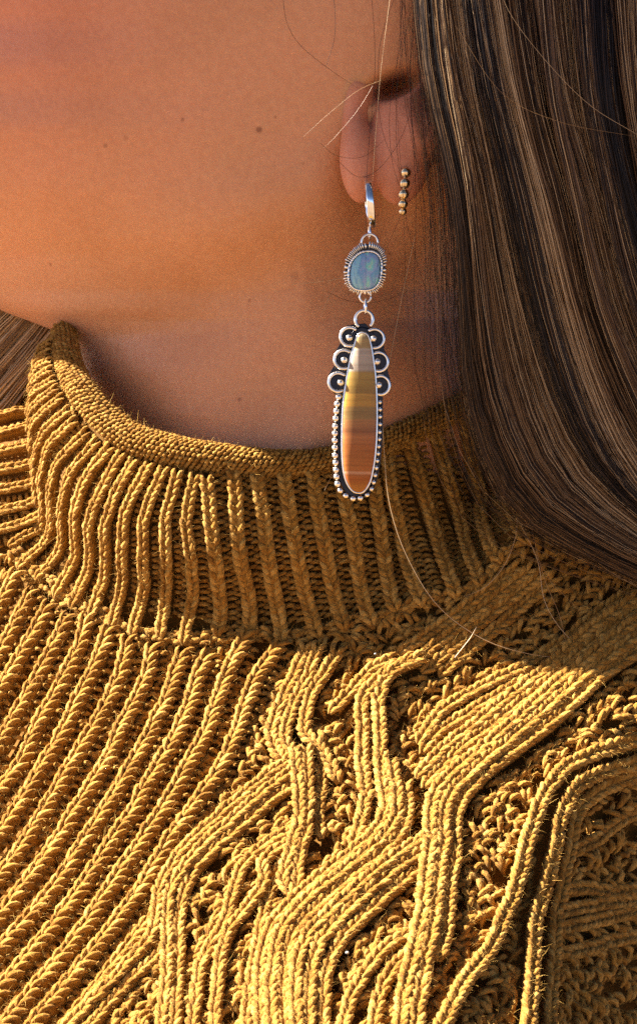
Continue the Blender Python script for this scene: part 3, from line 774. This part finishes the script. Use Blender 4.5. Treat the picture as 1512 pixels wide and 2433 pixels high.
def surface_nets(g, xs, ys_, zs):
    s = g < 0
    nx, ny, nz = g.shape
    cs = sum(s[i:nx - 1 + i, j:ny - 1 + j, k:nz - 1 + k].astype(np.int8) for i in (0, 1) for j in (0, 1) for k in (0, 1))
    act = (cs > 0) & (cs < 8)
    idx = -np.ones(act.shape, int); idx[act] = np.arange(act.sum())
    acc = np.zeros(act.shape + (3,)); cnt = np.zeros(act.shape)
    for ax in range(3):
        for a in (0, 1):
            for b in (0, 1):
                o0 = [0, 0, 0]; o1 = [0, 0, 0]
                oth = [k for k in range(3) if k != ax]
                o0[oth[0]] = o1[oth[0]] = a; o0[oth[1]] = o1[oth[1]] = b; o1[ax] = 1
                sl = lambda o: g[o[0]:nx - 1 + o[0], o[1]:ny - 1 + o[1], o[2]:nz - 1 + o[2]]
                v0, v1 = sl(o0), sl(o1)
                cr = (v0 < 0) != (v1 < 0)
                t = np.where(cr, v0 / np.where(cr, v0 - v1, 1), 0)
                for k in range(3):
                    acc[..., k] += np.where(cr, o0[k] + (t if k == ax else 0), 0)
                cnt += cr
    ii = np.argwhere(act)
    loc_ = acc[act] / cnt[act][:, None]
    pos = np.stack([xs[0] + (ii[:, 0] + loc_[:, 0]) * (xs[1] - xs[0]), ys_[0] + (ii[:, 1] + loc_[:, 1]) * (ys_[1] - ys_[0]), zs[0] + (ii[:, 2] + loc_[:, 2]) * (zs[1] - zs[0])], -1)
    fs = []
    for ax in range(3):
        o = [k for k in range(3) if k != ax]
        hi = [nx, ny, nz]
        sl = [slice(1, hi[k] - 1) for k in range(3)]
        s0 = [x for x in sl]; s1 = [x for x in sl]
        s0[ax] = slice(0, hi[ax] - 1); s1[ax] = slice(1, hi[ax])
        cr = s[tuple(s0)] != s[tuple(s1)]
        p = np.argwhere(cr)
        p[:, o[0]] += 1; p[:, o[1]] += 1
        flip = s[p[:, 0], p[:, 1], p[:, 2]]
        q = []
        for da, db in ((-1, -1), (0, -1), (0, 0), (-1, 0)):
            c = p.copy(); c[:, o[0]] += da; c[:, o[1]] += db
            q.append(idx[c[:, 0], c[:, 1], c[:, 2]])
        q = np.stack(q, -1)
        if ax == 1: flip = ~flip
        q[~flip] = q[~flip][:, ::-1]
        fs.append(q)
    f = np.vstack(fs)
    return pos, f[(f >= 0).all(1)]
ep, ef = surface_nets(e, ex[:, 0, 0], ey[0, :, 0], ed[0, 0, :])
EV = U(ep)
allv = np.vstack([verts, EV])
allf = np.vstack([HF, ef + len(verts)])
hy, hx = np.meshgrid(ys, A_, indexing='ij')
px_ = HV[..., 0] / K / ((CAM + HV[..., 1] / K) / CAM) + 756
flush_bounce = .8 * np.exp(-((px_ - 60) / 330) ** 2 - ((hy - 20) / 380) ** 2) - .22 * np.exp(-((px_ - 450) / 420) ** 2 - ((hy - 690) / 130) ** 2)  # natural redness, minus a painted patch of bounce light on the jaw
flush_bounce = np.concatenate([flush_bounce.ravel(), np.full(len(EV), .75)])
skin = mesh_obj('body', allv, allf, SKIN, person, None, flush_bounce)
def cheek_depth(x, y):
    i = np.abs(ys - y).argmin()
    r = HV[i, :150]
    d = r[:, 1] / K
    px = r[:, 0] / K / ((CAM + d) / CAM) + 756
    o = np.argsort(px)
    return float(np.interp(x, px[o], d[o]))

# ------------------------------------------------------------------ hair
hair = empty('hair'); hair.parent = person
GUIDE = [
 [(990, -160), (1012, 150), (1052, 350), (1080, 520), (1088, 750), (1098, 930), (1150, 1110), (1225, 1225), (1335, 1295), (1530, 1380), (1750, 1450)],
 [(1040, -160), (1080, 150), (1135, 400), (1190, 700), (1250, 950), (1325, 1120), (1425, 1222), (1560, 1310), (1760, 1400)],
 [(1150, -160), (1200, 200), (1270, 500), (1330, 750), (1400, 950), (1480, 1100), (1600, 1230), (1800, 1350)],
 [(1290, -160), (1330, 200), (1390, 450), (1450, 700), (1530, 900), (1620, 1080), (1780, 1260)],
 [(1420, -160), (1450, 200), (1500, 450), (1570, 700), (1660, 900), (1800, 1120)],
 [(1600, -160), (1620, 300), (1680, 600), (1800, 900), (1900, 1060)]]
NT = 20
def resample(p, n=NT):
    c = catmull(p, 16)
    s = np.concatenate([[0], np.cumsum(np.hypot(*np.diff(c, axis=0).T))])
    si = np.linspace(0, s[-1], n)
    return np.stack([np.interp(si, s, c[:, 0]), np.interp(si, s, c[:, 1])], -1)
GR = np.array([resample(g) for g in GUIDE])
def flow(s):
    """paths for positions s (0..5) across the fall of hair"""
    s = np.clip(s, -.6, 4.999); i = np.maximum(s, 0).astype(int); f = (s - i)[:, None, None]
    return GR[i] * (1 - f) + GR[i + 1] * f
def hair_depth(x, y):
    d = np.interp(y, [-200, 200, 500, 900, 1150, 1300, 1500], [-170, -165, -130, -60, -40, -45, -40]) + np.interp(x, [980, 1100, 1300, 1600, 1900], [40, 0, 0, 70, 200])
    return np.minimum(d, np.where(y > 1080, Db(x, np.maximum(y, 1000)) - 20, 1e6))
def strands(name, paths, rad, tone, parent, sides=3):
    """paths (n, k, 3) modelling units"""
    P = U(paths); n, k, _ = P.shape
    T = norm(np.gradient(P, axis=1))
    N = np.broadcast_to(np.array([0, -1., 0]), P.shape)
    S = norm(np.cross(N, T)); N = np.cross(T, S)
    ph = np.linspace(0, 2 * np.pi, sides, endpoint=False) + .5
    tp = np.interp(np.linspace(0, 1, k), [0, .06, .8, 1], [.6, 1, .9, .25])
    r = np.asarray(rad, float)[:, None, None, None] * tp[None, :, None, None] * K
    v = P[:, :, None] + r * (np.cos(ph)[None, None, :, None] * S[:, :, None] + np.sin(ph)[None, None, :, None] * N[:, :, None])
    f = (grid_faces(k, sides, True)[None] + (np.arange(n) * k * sides)[:, None, None]).reshape(-1, 4)
    t = np.broadcast_to(np.asarray(tone)[:, None, None], (n, k, sides))
    return mesh_obj(name, v.reshape(-1, 3), f, HAIR, parent, None, t.ravel())
tt = np.linspace(0, 1, NT)
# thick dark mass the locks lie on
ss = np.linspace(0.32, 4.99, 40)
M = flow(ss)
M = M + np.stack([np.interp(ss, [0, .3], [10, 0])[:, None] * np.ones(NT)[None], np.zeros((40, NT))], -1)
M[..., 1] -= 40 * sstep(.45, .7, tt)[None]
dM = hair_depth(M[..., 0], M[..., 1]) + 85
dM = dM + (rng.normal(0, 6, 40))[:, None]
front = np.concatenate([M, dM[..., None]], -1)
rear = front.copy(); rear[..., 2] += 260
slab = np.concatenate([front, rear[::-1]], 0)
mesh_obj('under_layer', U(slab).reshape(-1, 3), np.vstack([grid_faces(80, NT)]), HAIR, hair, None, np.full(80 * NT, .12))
LOCKS = 84
for li in range(LOCKS):
    layer = li / LOCKS
    sc = rng.uniform(.05, 4.9) if li % 5 else rng.uniform(0.1, 1.4)
    n = int(rng.uniform(70, 115))
    wS = rng.uniform(.04, .15)
    s = np.clip(sc + rng.normal(0, wS, n), -.4, 4.95)
    conv = np.interp(tt, [0, .5, 1], [1, rng.uniform(.6, 1.2), rng.uniform(.4, 1.0)])
    base = flow(np.full(n, np.clip(sc, -.3, 4.95)))
    pth = base + (flow(s) - base) * conv[None, :, None]
    ph = rng.uniform(0, 6.28, (n, 1)); am = rng.gamma(2, 2.2, (n, 1)); lp = rng.uniform(0, 6.28); la = rng.uniform(2, 13)
    wob = am * np.sin(rng.uniform(3, 8, (n, 1)) * tt[None] + ph) + la * np.sin(5 * tt + lp)[None]
    wob = wob + rng.normal(0, 16, (n, 1)) * tt[None] ** 2 + rng.standard_t(2.5, (n, 1)) * 9 * (tt[None] - rng.uniform(0, .6, (n, 1)))
    pth = pth.copy(); pth[..., 0] += wob; pth[..., 1] += wob * -.3
    d = hair_depth(pth[..., 0], pth[..., 1]) + 62 - 125 * layer + rng.normal(0, 9, (n, 1)) - rng.uniform(0, 14) * np.sin(np.pi * tt)[None]
    lt = rng.choice([.14, .33, .52, .70, .84], p=[.17, .23, .23, .21, .16])
    lt = lt - .22 * sstep(2.4, 4.2, sc)
    tone = np.clip(lt + rng.normal(.03, .27, n), 0.02, .97)
    strands('lock', np.concatenate([pth, d[..., None]], -1), rng.uniform(.38, .68, n), tone, hair)
# flyaway hairs over the ear and the neck
n = 150
s = rng.normal(.3, .28, n)
pth = flow(np.clip(s, -.5, 2)).copy()
k1 = rng.normal(0, 30, (n, 1)); k2 = rng.gamma(1.3, 24, (n, 1)); w0 = rng.uniform(.1, .6, (n, 1))
pth[..., 0] += k1 * (tt[None] - w0) * 1.6 - k2 * np.sin(np.pi * np.clip(tt[None] * rng.uniform(.6, 1.6, (n, 1)), 0, 1)) ** 1.3
pth[..., 0] += rng.gamma(2, 3.5, (n, 1)) * np.sin(rng.uniform(4, 11, (n, 1)) * tt[None] + rng.uniform(0, 6.28, (n, 1)))
d = hair_depth(pth[..., 0], pth[..., 1]) - 10 + rng.normal(0, 12, (n, 1))
strands('flyaway_hairs', np.concatenate([pth, d[..., None]], -1), rng.uniform(.35, .6, n), np.clip(rng.normal(.42, .22, n), .02, .9), hair)
# single stray hairs
STRAY = [(.95, .9, [(905, 940), (912, 1080), (925, 1200), (965, 1320), (1040, 1440), (1150, 1520), (1270, 1556), (1352, 1560)], -50),
 (.9, .8, [(1228, 1225), (1222, 1280), (1195, 1345), (1150, 1395), (1100, 1417)], -20),
 (.95, .7, [(1232, 1240), (1275, 1330), (1290, 1420), (1320, 1480), (1365, 1530), (1440, 1602)], -30),
 (.85, .6, [(1258, 1245), (1290, 1370), (1330, 1470), (1352, 1590)], -30),
 (.8, .5, [(1240, 1250), (1300, 1370), (1345, 1420), (1382, 1458)], -25),
 (1.0, 1.15, [(1131, 1488), (1118, 1512), (1095, 1542), (1060, 1585)], -25),
 (.86, .38, [(905, 190), (850, 215), (790, 262), (718, 326)], -190), (.86, .34, [(890, 195), (850, 260), (800, 320), (770, 350)], -190),
 (.95, .6, [(812, 660), (770, 668), (690, 676)], -20), (.9, .6, [(830, 640), (790, 690), (762, 752)], -20),
 (.2, .55, [(670, -30), (680, 50), (715, 110), (790, 170), (850, 210)], -140), (.2, .5, [(800, 380), (850, 420), (900, 400), (950, 330), (985, 230)], -140),
 (.25, .5, [(760, 340), (800, 370), (862, 372), (915, 330)], -150), (.2, .55, [(790, -40), (795, 80), (770, 170)], -160),
 (.15, .5, [(770, 690), (830, 715), (900, 716), (975, 690)], 10), (.3, .5, [(880, -40), (890, 160), (870, 420), (868, 690)], -150),
 (.95, .6, [(985, 560), (955, 700), (930, 830), (905, 960), (890, 1090)], -80), (.4, .5, [(1030, 250), (985, 420), (930, 560), (868, 690)], -140),
 (.9, .5, [(770, 1165), (790, 1125), (805, 1100)], 20), (.92, .6, [(930, -40), (905, 160), (893, 300), (884, 430)], -175), (.92, .55, [(1512, 320), (1400, 250), (1300, 150), (1215, 40), (1180, -40)], -260),
 (.8, .5, [(1080, 60), (1190, 220), (1330, 290), (1512, 325)], -265), (.25, .5, [(960, 60), (925, 260), (940, 420), (1010, 520)], -150), (.25, .5, [(940, -20), (900, 120), (905, 300), (960, 430)], -150)]
for tn, rd, p, d0 in STRAY:
    c = resample([(a, b) for a, b in p], 30)
    strands('stray_hair', np.concatenate([c, np.full((30, 1), float(d0))], -1)[None], np.array([rd]), np.array([tn]), hair)
# hair of the far side in front of the throat, sunlight painted into its blond tone
n = 1000
q = rng.uniform(0, 1, n)
a0 = np.stack([20 + 165 * q, 660 + 90 * q], -1); a1 = np.stack([-150 + 235 * q, 800 + 85 * q], -1); a2 = np.stack([-330 + 230 * q, 930 + 190 * q], -1)
pth = np.array([resample([a0[i], a1[i] + rng.normal(0, 8, 2), a2[i] + rng.normal(0, 14, 2)], NT) for i in range(n)])
dd = np.broadcast_to(rng.uniform(720, 830, (n, 1, 1)), (n, NT, 1))
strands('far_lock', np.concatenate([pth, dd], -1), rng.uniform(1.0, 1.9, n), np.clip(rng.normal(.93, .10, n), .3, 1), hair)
# fine down on the jaw and throat, catching the light
n = 900
pts = []
for i in range(n):
    t = rng.uniform()
    y = 800 + 270 * t
    x = H_L(y) + abs(rng.normal(0, 60)) + 15
    z = cheek_depth(x, y)
    pts.append((x, y, z))
pts = np.array(pts)
dirv = np.stack([rng.normal(7, 4, n), rng.normal(3, 5, n), -np.abs(rng.normal(9, 4, n))], -1)
pth = pts[:, None] + dirv[:, None] * np.linspace(0, 1, 4)[None, :, None]
strands('down', pth, rng.uniform(.25, .4, n), np.full(n, 1.0), hair)['kind'] = 'stuff'

# ------------------------------------------------------------------ dangling ear ring
c4 = lambda v: (738.6 + v[0] * .2137, 697.5 + v[1] * .2137)
earring = empty('earring', 'long silver dangle earring with blue opal and banded amber stone', 'earring')
DE = -125.0                                          # the jewel hangs just clear of the jaw
def flat_path(pts, d): return U(np.array([(x, y, d) for x, y in pts], float))
def ellarc(cx, cy, rx, ry, a0, a1, n=28):
    t = np.radians(np.linspace(a0, a1, n)); return np.stack([cx + rx * np.cos(t), cy + ry * np.sin(t)], -1)
def plate(name, outline, d0, d1, mat, parent, dome=0.0, rings=8, uvs=False):
    """a solid with the given outline, back at d0, front at d1, domed forward"""
    o = np.asarray(outline, float); c = o.mean(0); n = len(o)
    V = [np.column_stack([o, np.full(n, d0)])]
    for k in range(rings + 1):
        f = k / rings
        s_ = math.cos(f * math.pi / 2)
        dd = d1 - dome * math.sin(f * math.pi / 2) if dome else d1
        V.append(np.column_stack([c + (o - c) * max(s_, 1e-3), np.full(n, dd)]))
    V = np.array(V)
    return mesh_obj(name, U(V).reshape(-1, 3), grid_faces(len(V), n, True), mat, parent)
def ball(name, x, y, d, r, mat, parent):
    u = np.linspace(0, np.pi, 13); w = np.linspace(0, 2 * np.pi, 20, endpoint=False)
    c = U(np.array([x, y, d]))
    v = c + r * K * np.stack([np.sin(u)[:, None] * np.cos(w)[None], -np.cos(u)[:, None] * np.ones(20)[None], np.sin(u)[:, None] * np.sin(w)[None]], -1)
    return mesh_obj(name, v.reshape(-1, 3), grid_faces(13, 20, True), mat, parent)

# huggie hoop: a flat band whose plane runs away from the camera
hc = U(np.array([877, 482, -85.0])); R0 = 56
t = np.linspace(0, 2 * np.pi, 72, endpoint=False)
prof = [(-8.5, -3), (-8.5, 1.5), (-6, 3.2), (6, 3.2), (8.5, 1.5), (8.5, -3)]
V = []
for a in t:
    rad_ = np.array([0, -math.cos(a), -math.sin(a)])
    ax = np.array([1, 0, 0.0])
    lean = -math.sin(a) * 5.5
    V.append([hc + (rad_ * (R0 + q) + ax * (p - lean)) * K for p, q in prof])
V = np.array(V)
f = grid_faces(73, 6, True) % (72 * 6)
hoop = mesh_obj('hoop', V.reshape(-1, 3), f, POLISH, earring, smooth=False)
tube_obj('jump_ring', U(np.array([(877 + 1.5 * math.sin(a), 551 - 18 * math.cos(a), DE + 20 - 14 * math.sin(a)) for a in np.linspace(0, 2 * math.pi, 32, endpoint=False)])), 2.6 * K, POLISH, earring, 8, True, up=(1, 0, 0))

# opal setting
def opal_outline(rx, ry, cx, cy, n=120):
    t = np.linspace(0, 2 * np.pi, n, endpoint=False)
    c, s_ = np.cos(t), np.sin(t)
    p = 2.7
    x = np.sign(c) * np.abs(c) ** (2 / p); y = np.sign(s_) * np.abs(s_) ** (2 / p)
    k = 1 - .10 * np.exp(-((x + .75) ** 2 + (y + .8) ** 2) / .25)
    return np.stack([cx + rx * x * k - 3.5 * y, cy + ry * y * k], -1)
setting = plate('opal_setting', opal_outline(47, 58, 867, 637), DE + 10, DE, OXID, earring)
ou, iu = opal_outline(51, 62, 867, 637, 232), opal_outline(38.5, 49, 867, 638.5, 232)
V, F = [], []
for i in range(58):                                  # notched rim: each tooth a raised bar
    a = i * 4; b = (a + 2) % 232; a1 = (a + 1) % 232
    jr = rng.uniform(.96, 1.03)
    cen = np.array([867, 637]); pts = [iu[a], cen + (ou[a] - cen) * jr, cen + (ou[b] - cen) * jr, iu[b]]
    k = len(V)
    for dd in (DE + 4, DE - 7 - rng.uniform(0, 2)): V += [(p[0], p[1], dd) for p in pts]
    F += [[k + 4, k + 5, k + 6, k + 7], [k, k + 1, k + 5, k + 4], [k + 1, k + 2, k + 6, k + 5], [k + 2, k + 3, k + 7, k + 6], [k + 3, k, k + 4, k + 7]]
mesh_obj('notched_rim', U(np.array(V)), F, SILVER, setting, smooth=False)
bz = opal_outline(39, 46.5, 866.5, 643, 120)
tube_obj('bezel', U(np.column_stack([bz, np.full(120, DE - 9)])), (2.7 + .8 * np.sin(np.arange(120) * math.pi / 1.5)) * K, SILVER, setting, 8, True)
def opal_material():
    m, nt, b, N, L = new_mat('opal')
    geo = N('ShaderNodeNewGeometry')
    mp = N('ShaderNodeMapping'); mp.inputs['Scale'].default_value = (1, 1, .55); mp.inputs['Rotation'].default_value = (0, .5, 0)
    L(geo.outputs['Position'], mp.inputs['Vector'])
    n1 = N('ShaderNodeTexNoise'); n1.inputs['Scale'].default_value = 260; n1.inputs['Detail'].default_value = 3; n1.inputs['Distortion'].default_value = .3
    L(mp.outputs[0], n1.inputs['Vector'])
    r = ramp(nt, [(0.28, (.14, .20, .40)), (0.38, (.12, .28, .46)), (0.45, (.28, .50, .56)), (0.52, (.15, .32, .48)), (0.57, (.28, .36, .54)), (0.62, (.20, .55, .50)), (0.68, (.50, .52, .40)), (0.76, (.30, .42, .52))])
    L(n1.outputs['Fac'], r.inputs[0]); L(r.outputs[0], b.inputs['Base Color'])
    b.inputs['Roughness'].default_value = .2; b.inputs['Specular IOR Level'].default_value = .25
    b.inputs['Subsurface Weight'].default_value = .2; b.inputs['Subsurface Scale'].default_value = .002
    return m
plate('opal', opal_outline(35, 44, 866.5, 643.5), DE, DE - 8, opal_material(), setting, dome=12, rings=10)
tube_obj('top_loop', flat_path(ellarc(877.5, 576, 19.5, 20, 175, 365, 24), DE + 2), 3 * K, SILVER, setting, 10)
tube_obj('bottom_loop', flat_path(ellarc(867, 704.5, 13.5, 13.5, 0, 348, 32), DE - 4), 2.7 * K, SILVER, setting, 10)
tube_obj('jump_ring', U(np.array([(867 + 1.5 * math.sin(a), 727 - 17 * math.cos(a), DE - 4 - 12 * math.sin(a)) for a in np.linspace(0, 2 * math.pi, 32, endpoint=False)])), 2.8 * K, POLISH, earring, 8, True, up=(1, 0, 0))

# long pendant
pend = [(565, 438), (520, 470), (488, 570), (445, 720), (410, 900), (376, 1120), (358, 1300), (352, 1500), (350, 1650), (353, 1800), (364, 1950), (390, 2065), (427, 2142), (470, 2190), (515, 2206), (562, 2202), (609, 2157), (652, 2070), (682, 1935), (702, 1800), (714, 1650), (720, 1500), (722, 1300), (717, 1100), (705, 900), (684, 740), (657, 570), (622, 466)]
stone_o = np.array([c4(v) for v in pend])
stone_o = catmull(np.vstack([stone_o, stone_o[:1]]), 5)[:-1]
def grow(o, g):
    T = norm(np.roll(o, -1, 0) - np.roll(o, 1, 0)); n_ = np.stack([T[:, 1], -T[:, 0]], -1)
    c = o.mean(0)
    sg = np.sign(((o - c) * n_).sum(-1).mean())
    return o + n_ * g * sg
pendant = plate('pendant', grow(stone_o, 16), DE + 12, DE + 2, OXID, earring)
plate('crest_plate', np.array([c4(v) for v in [(500, 340), (400, 350), (330, 430), (320, 560), (270, 640), (255, 800), (200, 890), (195, 1050), (270, 1120), (560, 1160), (770, 1150), (870, 1080), (875, 940), (850, 860), (855, 700), (810, 620), (815, 470), (740, 380), (640, 370), (600, 330)]]), DE + 11, DE + 4, OXID, pendant)
def agate_material():
    m, nt, b, N, L = new_mat('banded_stone')
    geo = N('ShaderNodeNewGeometry'); sp = N('ShaderNodeSeparateXYZ')
    ns = N('ShaderNodeTexNoise'); ns.inputs['Scale'].default_value = 130; ns.inputs['Detail'].default_value = 4
    mp = N('ShaderNodeMapping'); mp.inputs['Scale'].default_value = (.5, 1, 3)
    L(geo.outputs['Position'], sp.inputs[0]); L(geo.outputs['Position'], mp.inputs['Vector']); L(mp.outputs[0], ns.inputs['Vector'])
    z0 = float(U(np.array([860, c4((0, 2215))[1], DE - 15.]))[2]); z1 = float(U(np.array([860, c4((0, 430))[1], DE - 15.]))[2])
    mr = N('ShaderNodeMapRange'); mr.inputs['From Min'].default_value = z1; mr.inputs['From Max'].default_value = z0
    L(sp.outputs['Z'], mr.inputs['Value'])
    ad = N('ShaderNodeMath'); ad.operation = 'MULTIPLY_ADD'; ad.inputs[1].default_value = .045
    L(ns.outputs['Fac'], ad.inputs[0]); L(mr.outputs[0], ad.inputs[2])
    f = lambda v: (v - 430) / 1785 + .022
    r = ramp(nt, [(f(430), (.33, .26, .17)), (f(500), (.36, .24, .10)), (f(600), (.34, .23, .10)), (f(625), (.42, .34, .26)), (f(850), (.38, .30, .22)), (f(880), (.36, .22, .06)), (f(1030), (.30, .18, .045)), (f(1100), (.24, .14, .04)), (f(1120), (.42, .23, .05)), (f(1255), (.38, .20, .04)), (f(1275), (.25, .15, .05)), (f(1400), (.26, .15, .05)), (f(1420), (.33, .15, .05)), (f(1540), (.26, .10, .035)), (f(1620), (.38, .14, .042)), (f(1700), (.33, .108, .026)), (f(1960), (.36, .12, .030)), (f(1985), (.55, .28, .15)), (f(2010), (.36, .12, .035)), (f(2060), (.32, .09, .018)), (f(2180), (.38, .15, .025))])
    L(ad.outputs[0], r.inputs[0])
    n2 = N('ShaderNodeTexNoise'); n2.inputs['Scale'].default_value = 90; n2.inputs['Detail'].default_value = 5
    m3 = N('ShaderNodeMapping'); m3.inputs['Scale'].default_value = (.6, 1, 14)
    L(geo.outputs['Position'], m3.inputs['Vector']); L(m3.outputs[0], n2.inputs['Vector'])
    r2 = ramp(nt, [(.38, (.84, .82, .80)), (.5, (1, 1, 1)), (.66, (1.12, 1.1, 1.06))])
    L(n2.outputs['Fac'], r2.inputs[0])
    mx = N('ShaderNodeMix'); mx.data_type = 'RGBA'; mx.blend_type = 'MULTIPLY'; mx.inputs[0].default_value = .8
    L(r.outputs[0], mx.inputs[6]); L(r2.outputs[0], mx.inputs[7]); L(mx.outputs[2], b.inputs['Base Color'])
    b.inputs['Roughness'].default_value = .2; b.inputs['Specular IOR Level'].default_value = .15
    b.inputs['Subsurface Weight'].default_value = .15; b.inputs['Subsurface Scale'].default_value = .0015
    return m
plate('stone', stone_o, DE, DE - 12, agate_material(), pendant, dome=13, rings=12)
tube_obj('bezel', U(np.column_stack([grow(stone_o, 1.5), np.full(len(stone_o), DE - 10)])), 2.7 * K, SILVER, pendant, 8, True)
tube_obj('bail', flat_path(ellarc(864.3, 759, 21, 21.5, 130, 405, 36), DE - 2), 4.3 * K, SILVER, pendant, 12)
for k, (cx, cy, rx, ry, a0, a1) in enumerate([(428, 480, 103, 102, -50, -285), (362, 732, 103, 102, -52, -290), (300, 985, 104, 103, -48, -300), (702, 500, 106, 104, -125, 100), (748, 758, 103, 104, -120, 118), (772, 1018, 98, 103, -118, 110)]):
    p = np.array([c4(v) for v in ellarc(cx, cy, rx, ry, a0, a1, 30)])
    tube_obj('scroll', flat_path(p, DE - 5), 4.1 * K, SILVER, pendant, 10)
for v in ((422, 490), (365, 738), (325, 990), (692, 500), (735, 755), (752, 1015)):
    x, y = c4(v); ball('ball', x, y, DE - 9, 7.8, SILVER, pendant)
BEADS = [(308, 1148), (291, 1230), (282, 1310), (275, 1390), (270, 1475), (268, 1555), (267, 1635), (267, 1715), (270, 1800), (275, 1880), (280, 1960), (285, 2035), (295, 2115), (325, 2188), (385, 2243), (465, 2278), (545, 2272), (620, 2235), (668, 2170), (692, 2095), (708, 2015), (720, 1935), (730, 1855), (740, 1775), (748, 1695), (755, 1615), (758, 1535), (762, 1450), (762, 1365), (762, 1285), (760, 1205)]
for k, v in enumerate(BEADS):
    x, y = c4(v)
    ball('bead', x, y, DE - 1, 8.2 if k < 13 else 7.2 if k < 17 else 6.3, SILVER, pendant)
strip = np.array([c4(v) for v in BEADS])
tube_obj('bead_wire', U(np.column_stack([strip, np.full(len(strip), DE + 3)])), 5.0 * K, OXID, pendant, 8)

# small beaded hoop in the second piercing
hoop2 = empty('beaded_earring', 'small bronze hoop earring of five round beads behind the long dangle', 'earring')
for x, y, d, r in ((962, 410, -92, 13), (960, 435, -108, 13), (957.5, 461, -114, 13), (956, 484, -106, 12), (955.5, 502, -90, 10)):
    ball('bead', x, y, d, r, GOLD, hoop2)
tube_obj('wire', U(catmull([(964, 385, -50), (962, 409, -92), (960, 436, -108), (957.5, 463, -112), (956, 486, -104), (955.5, 503, -90), (955, 505, -40), (958, 470, 20)], 8)), 3.2 * K, GOLD, hoop2, 8, up=(1, 0, 0))

# scraps of white lint caught in the knit
for x, y, r, lab in ((829, 2289, 3.6, 'white speck of lint low on the cable knit'), (893, 1569, 2.8, 'pale speck of lint at the edge of the head\'s shadow')):
    P, N = surf_frame(Db, np.array([x]), np.array([y]), np.array([34.0]))
    u = np.linspace(0, np.pi, 9); w = np.linspace(0, 2 * np.pi, 12, endpoint=False)
    rr_ = r * K * (1 + rng.normal(0, .18, (9, 12, 1)))
    v = P[0] + rr_ * np.stack([np.sin(u)[:, None] * np.cos(w)[None], -np.cos(u)[:, None] * np.ones(12)[None], .7 * np.sin(u)[:, None] * np.sin(w)[None]], -1)
    LINT = bpy.data.materials.get('lint')
    if LINT is None:
        LINT, nt, b, N_, L = new_mat('lint'); b.inputs['Base Color'].default_value = (.42, .40, .36, 1); b.inputs['Roughness'].default_value = .9
    o = mesh_obj('lint', v.reshape(-1, 3), grid_faces(9, 12, True), LINT)
    o['label'] = lab; o['category'] = 'lint'
print('tris', sum(sum(len(p.vertices) - 2 for p in o.data.polygons) for o in scene.objects if o.type == 'MESH'))
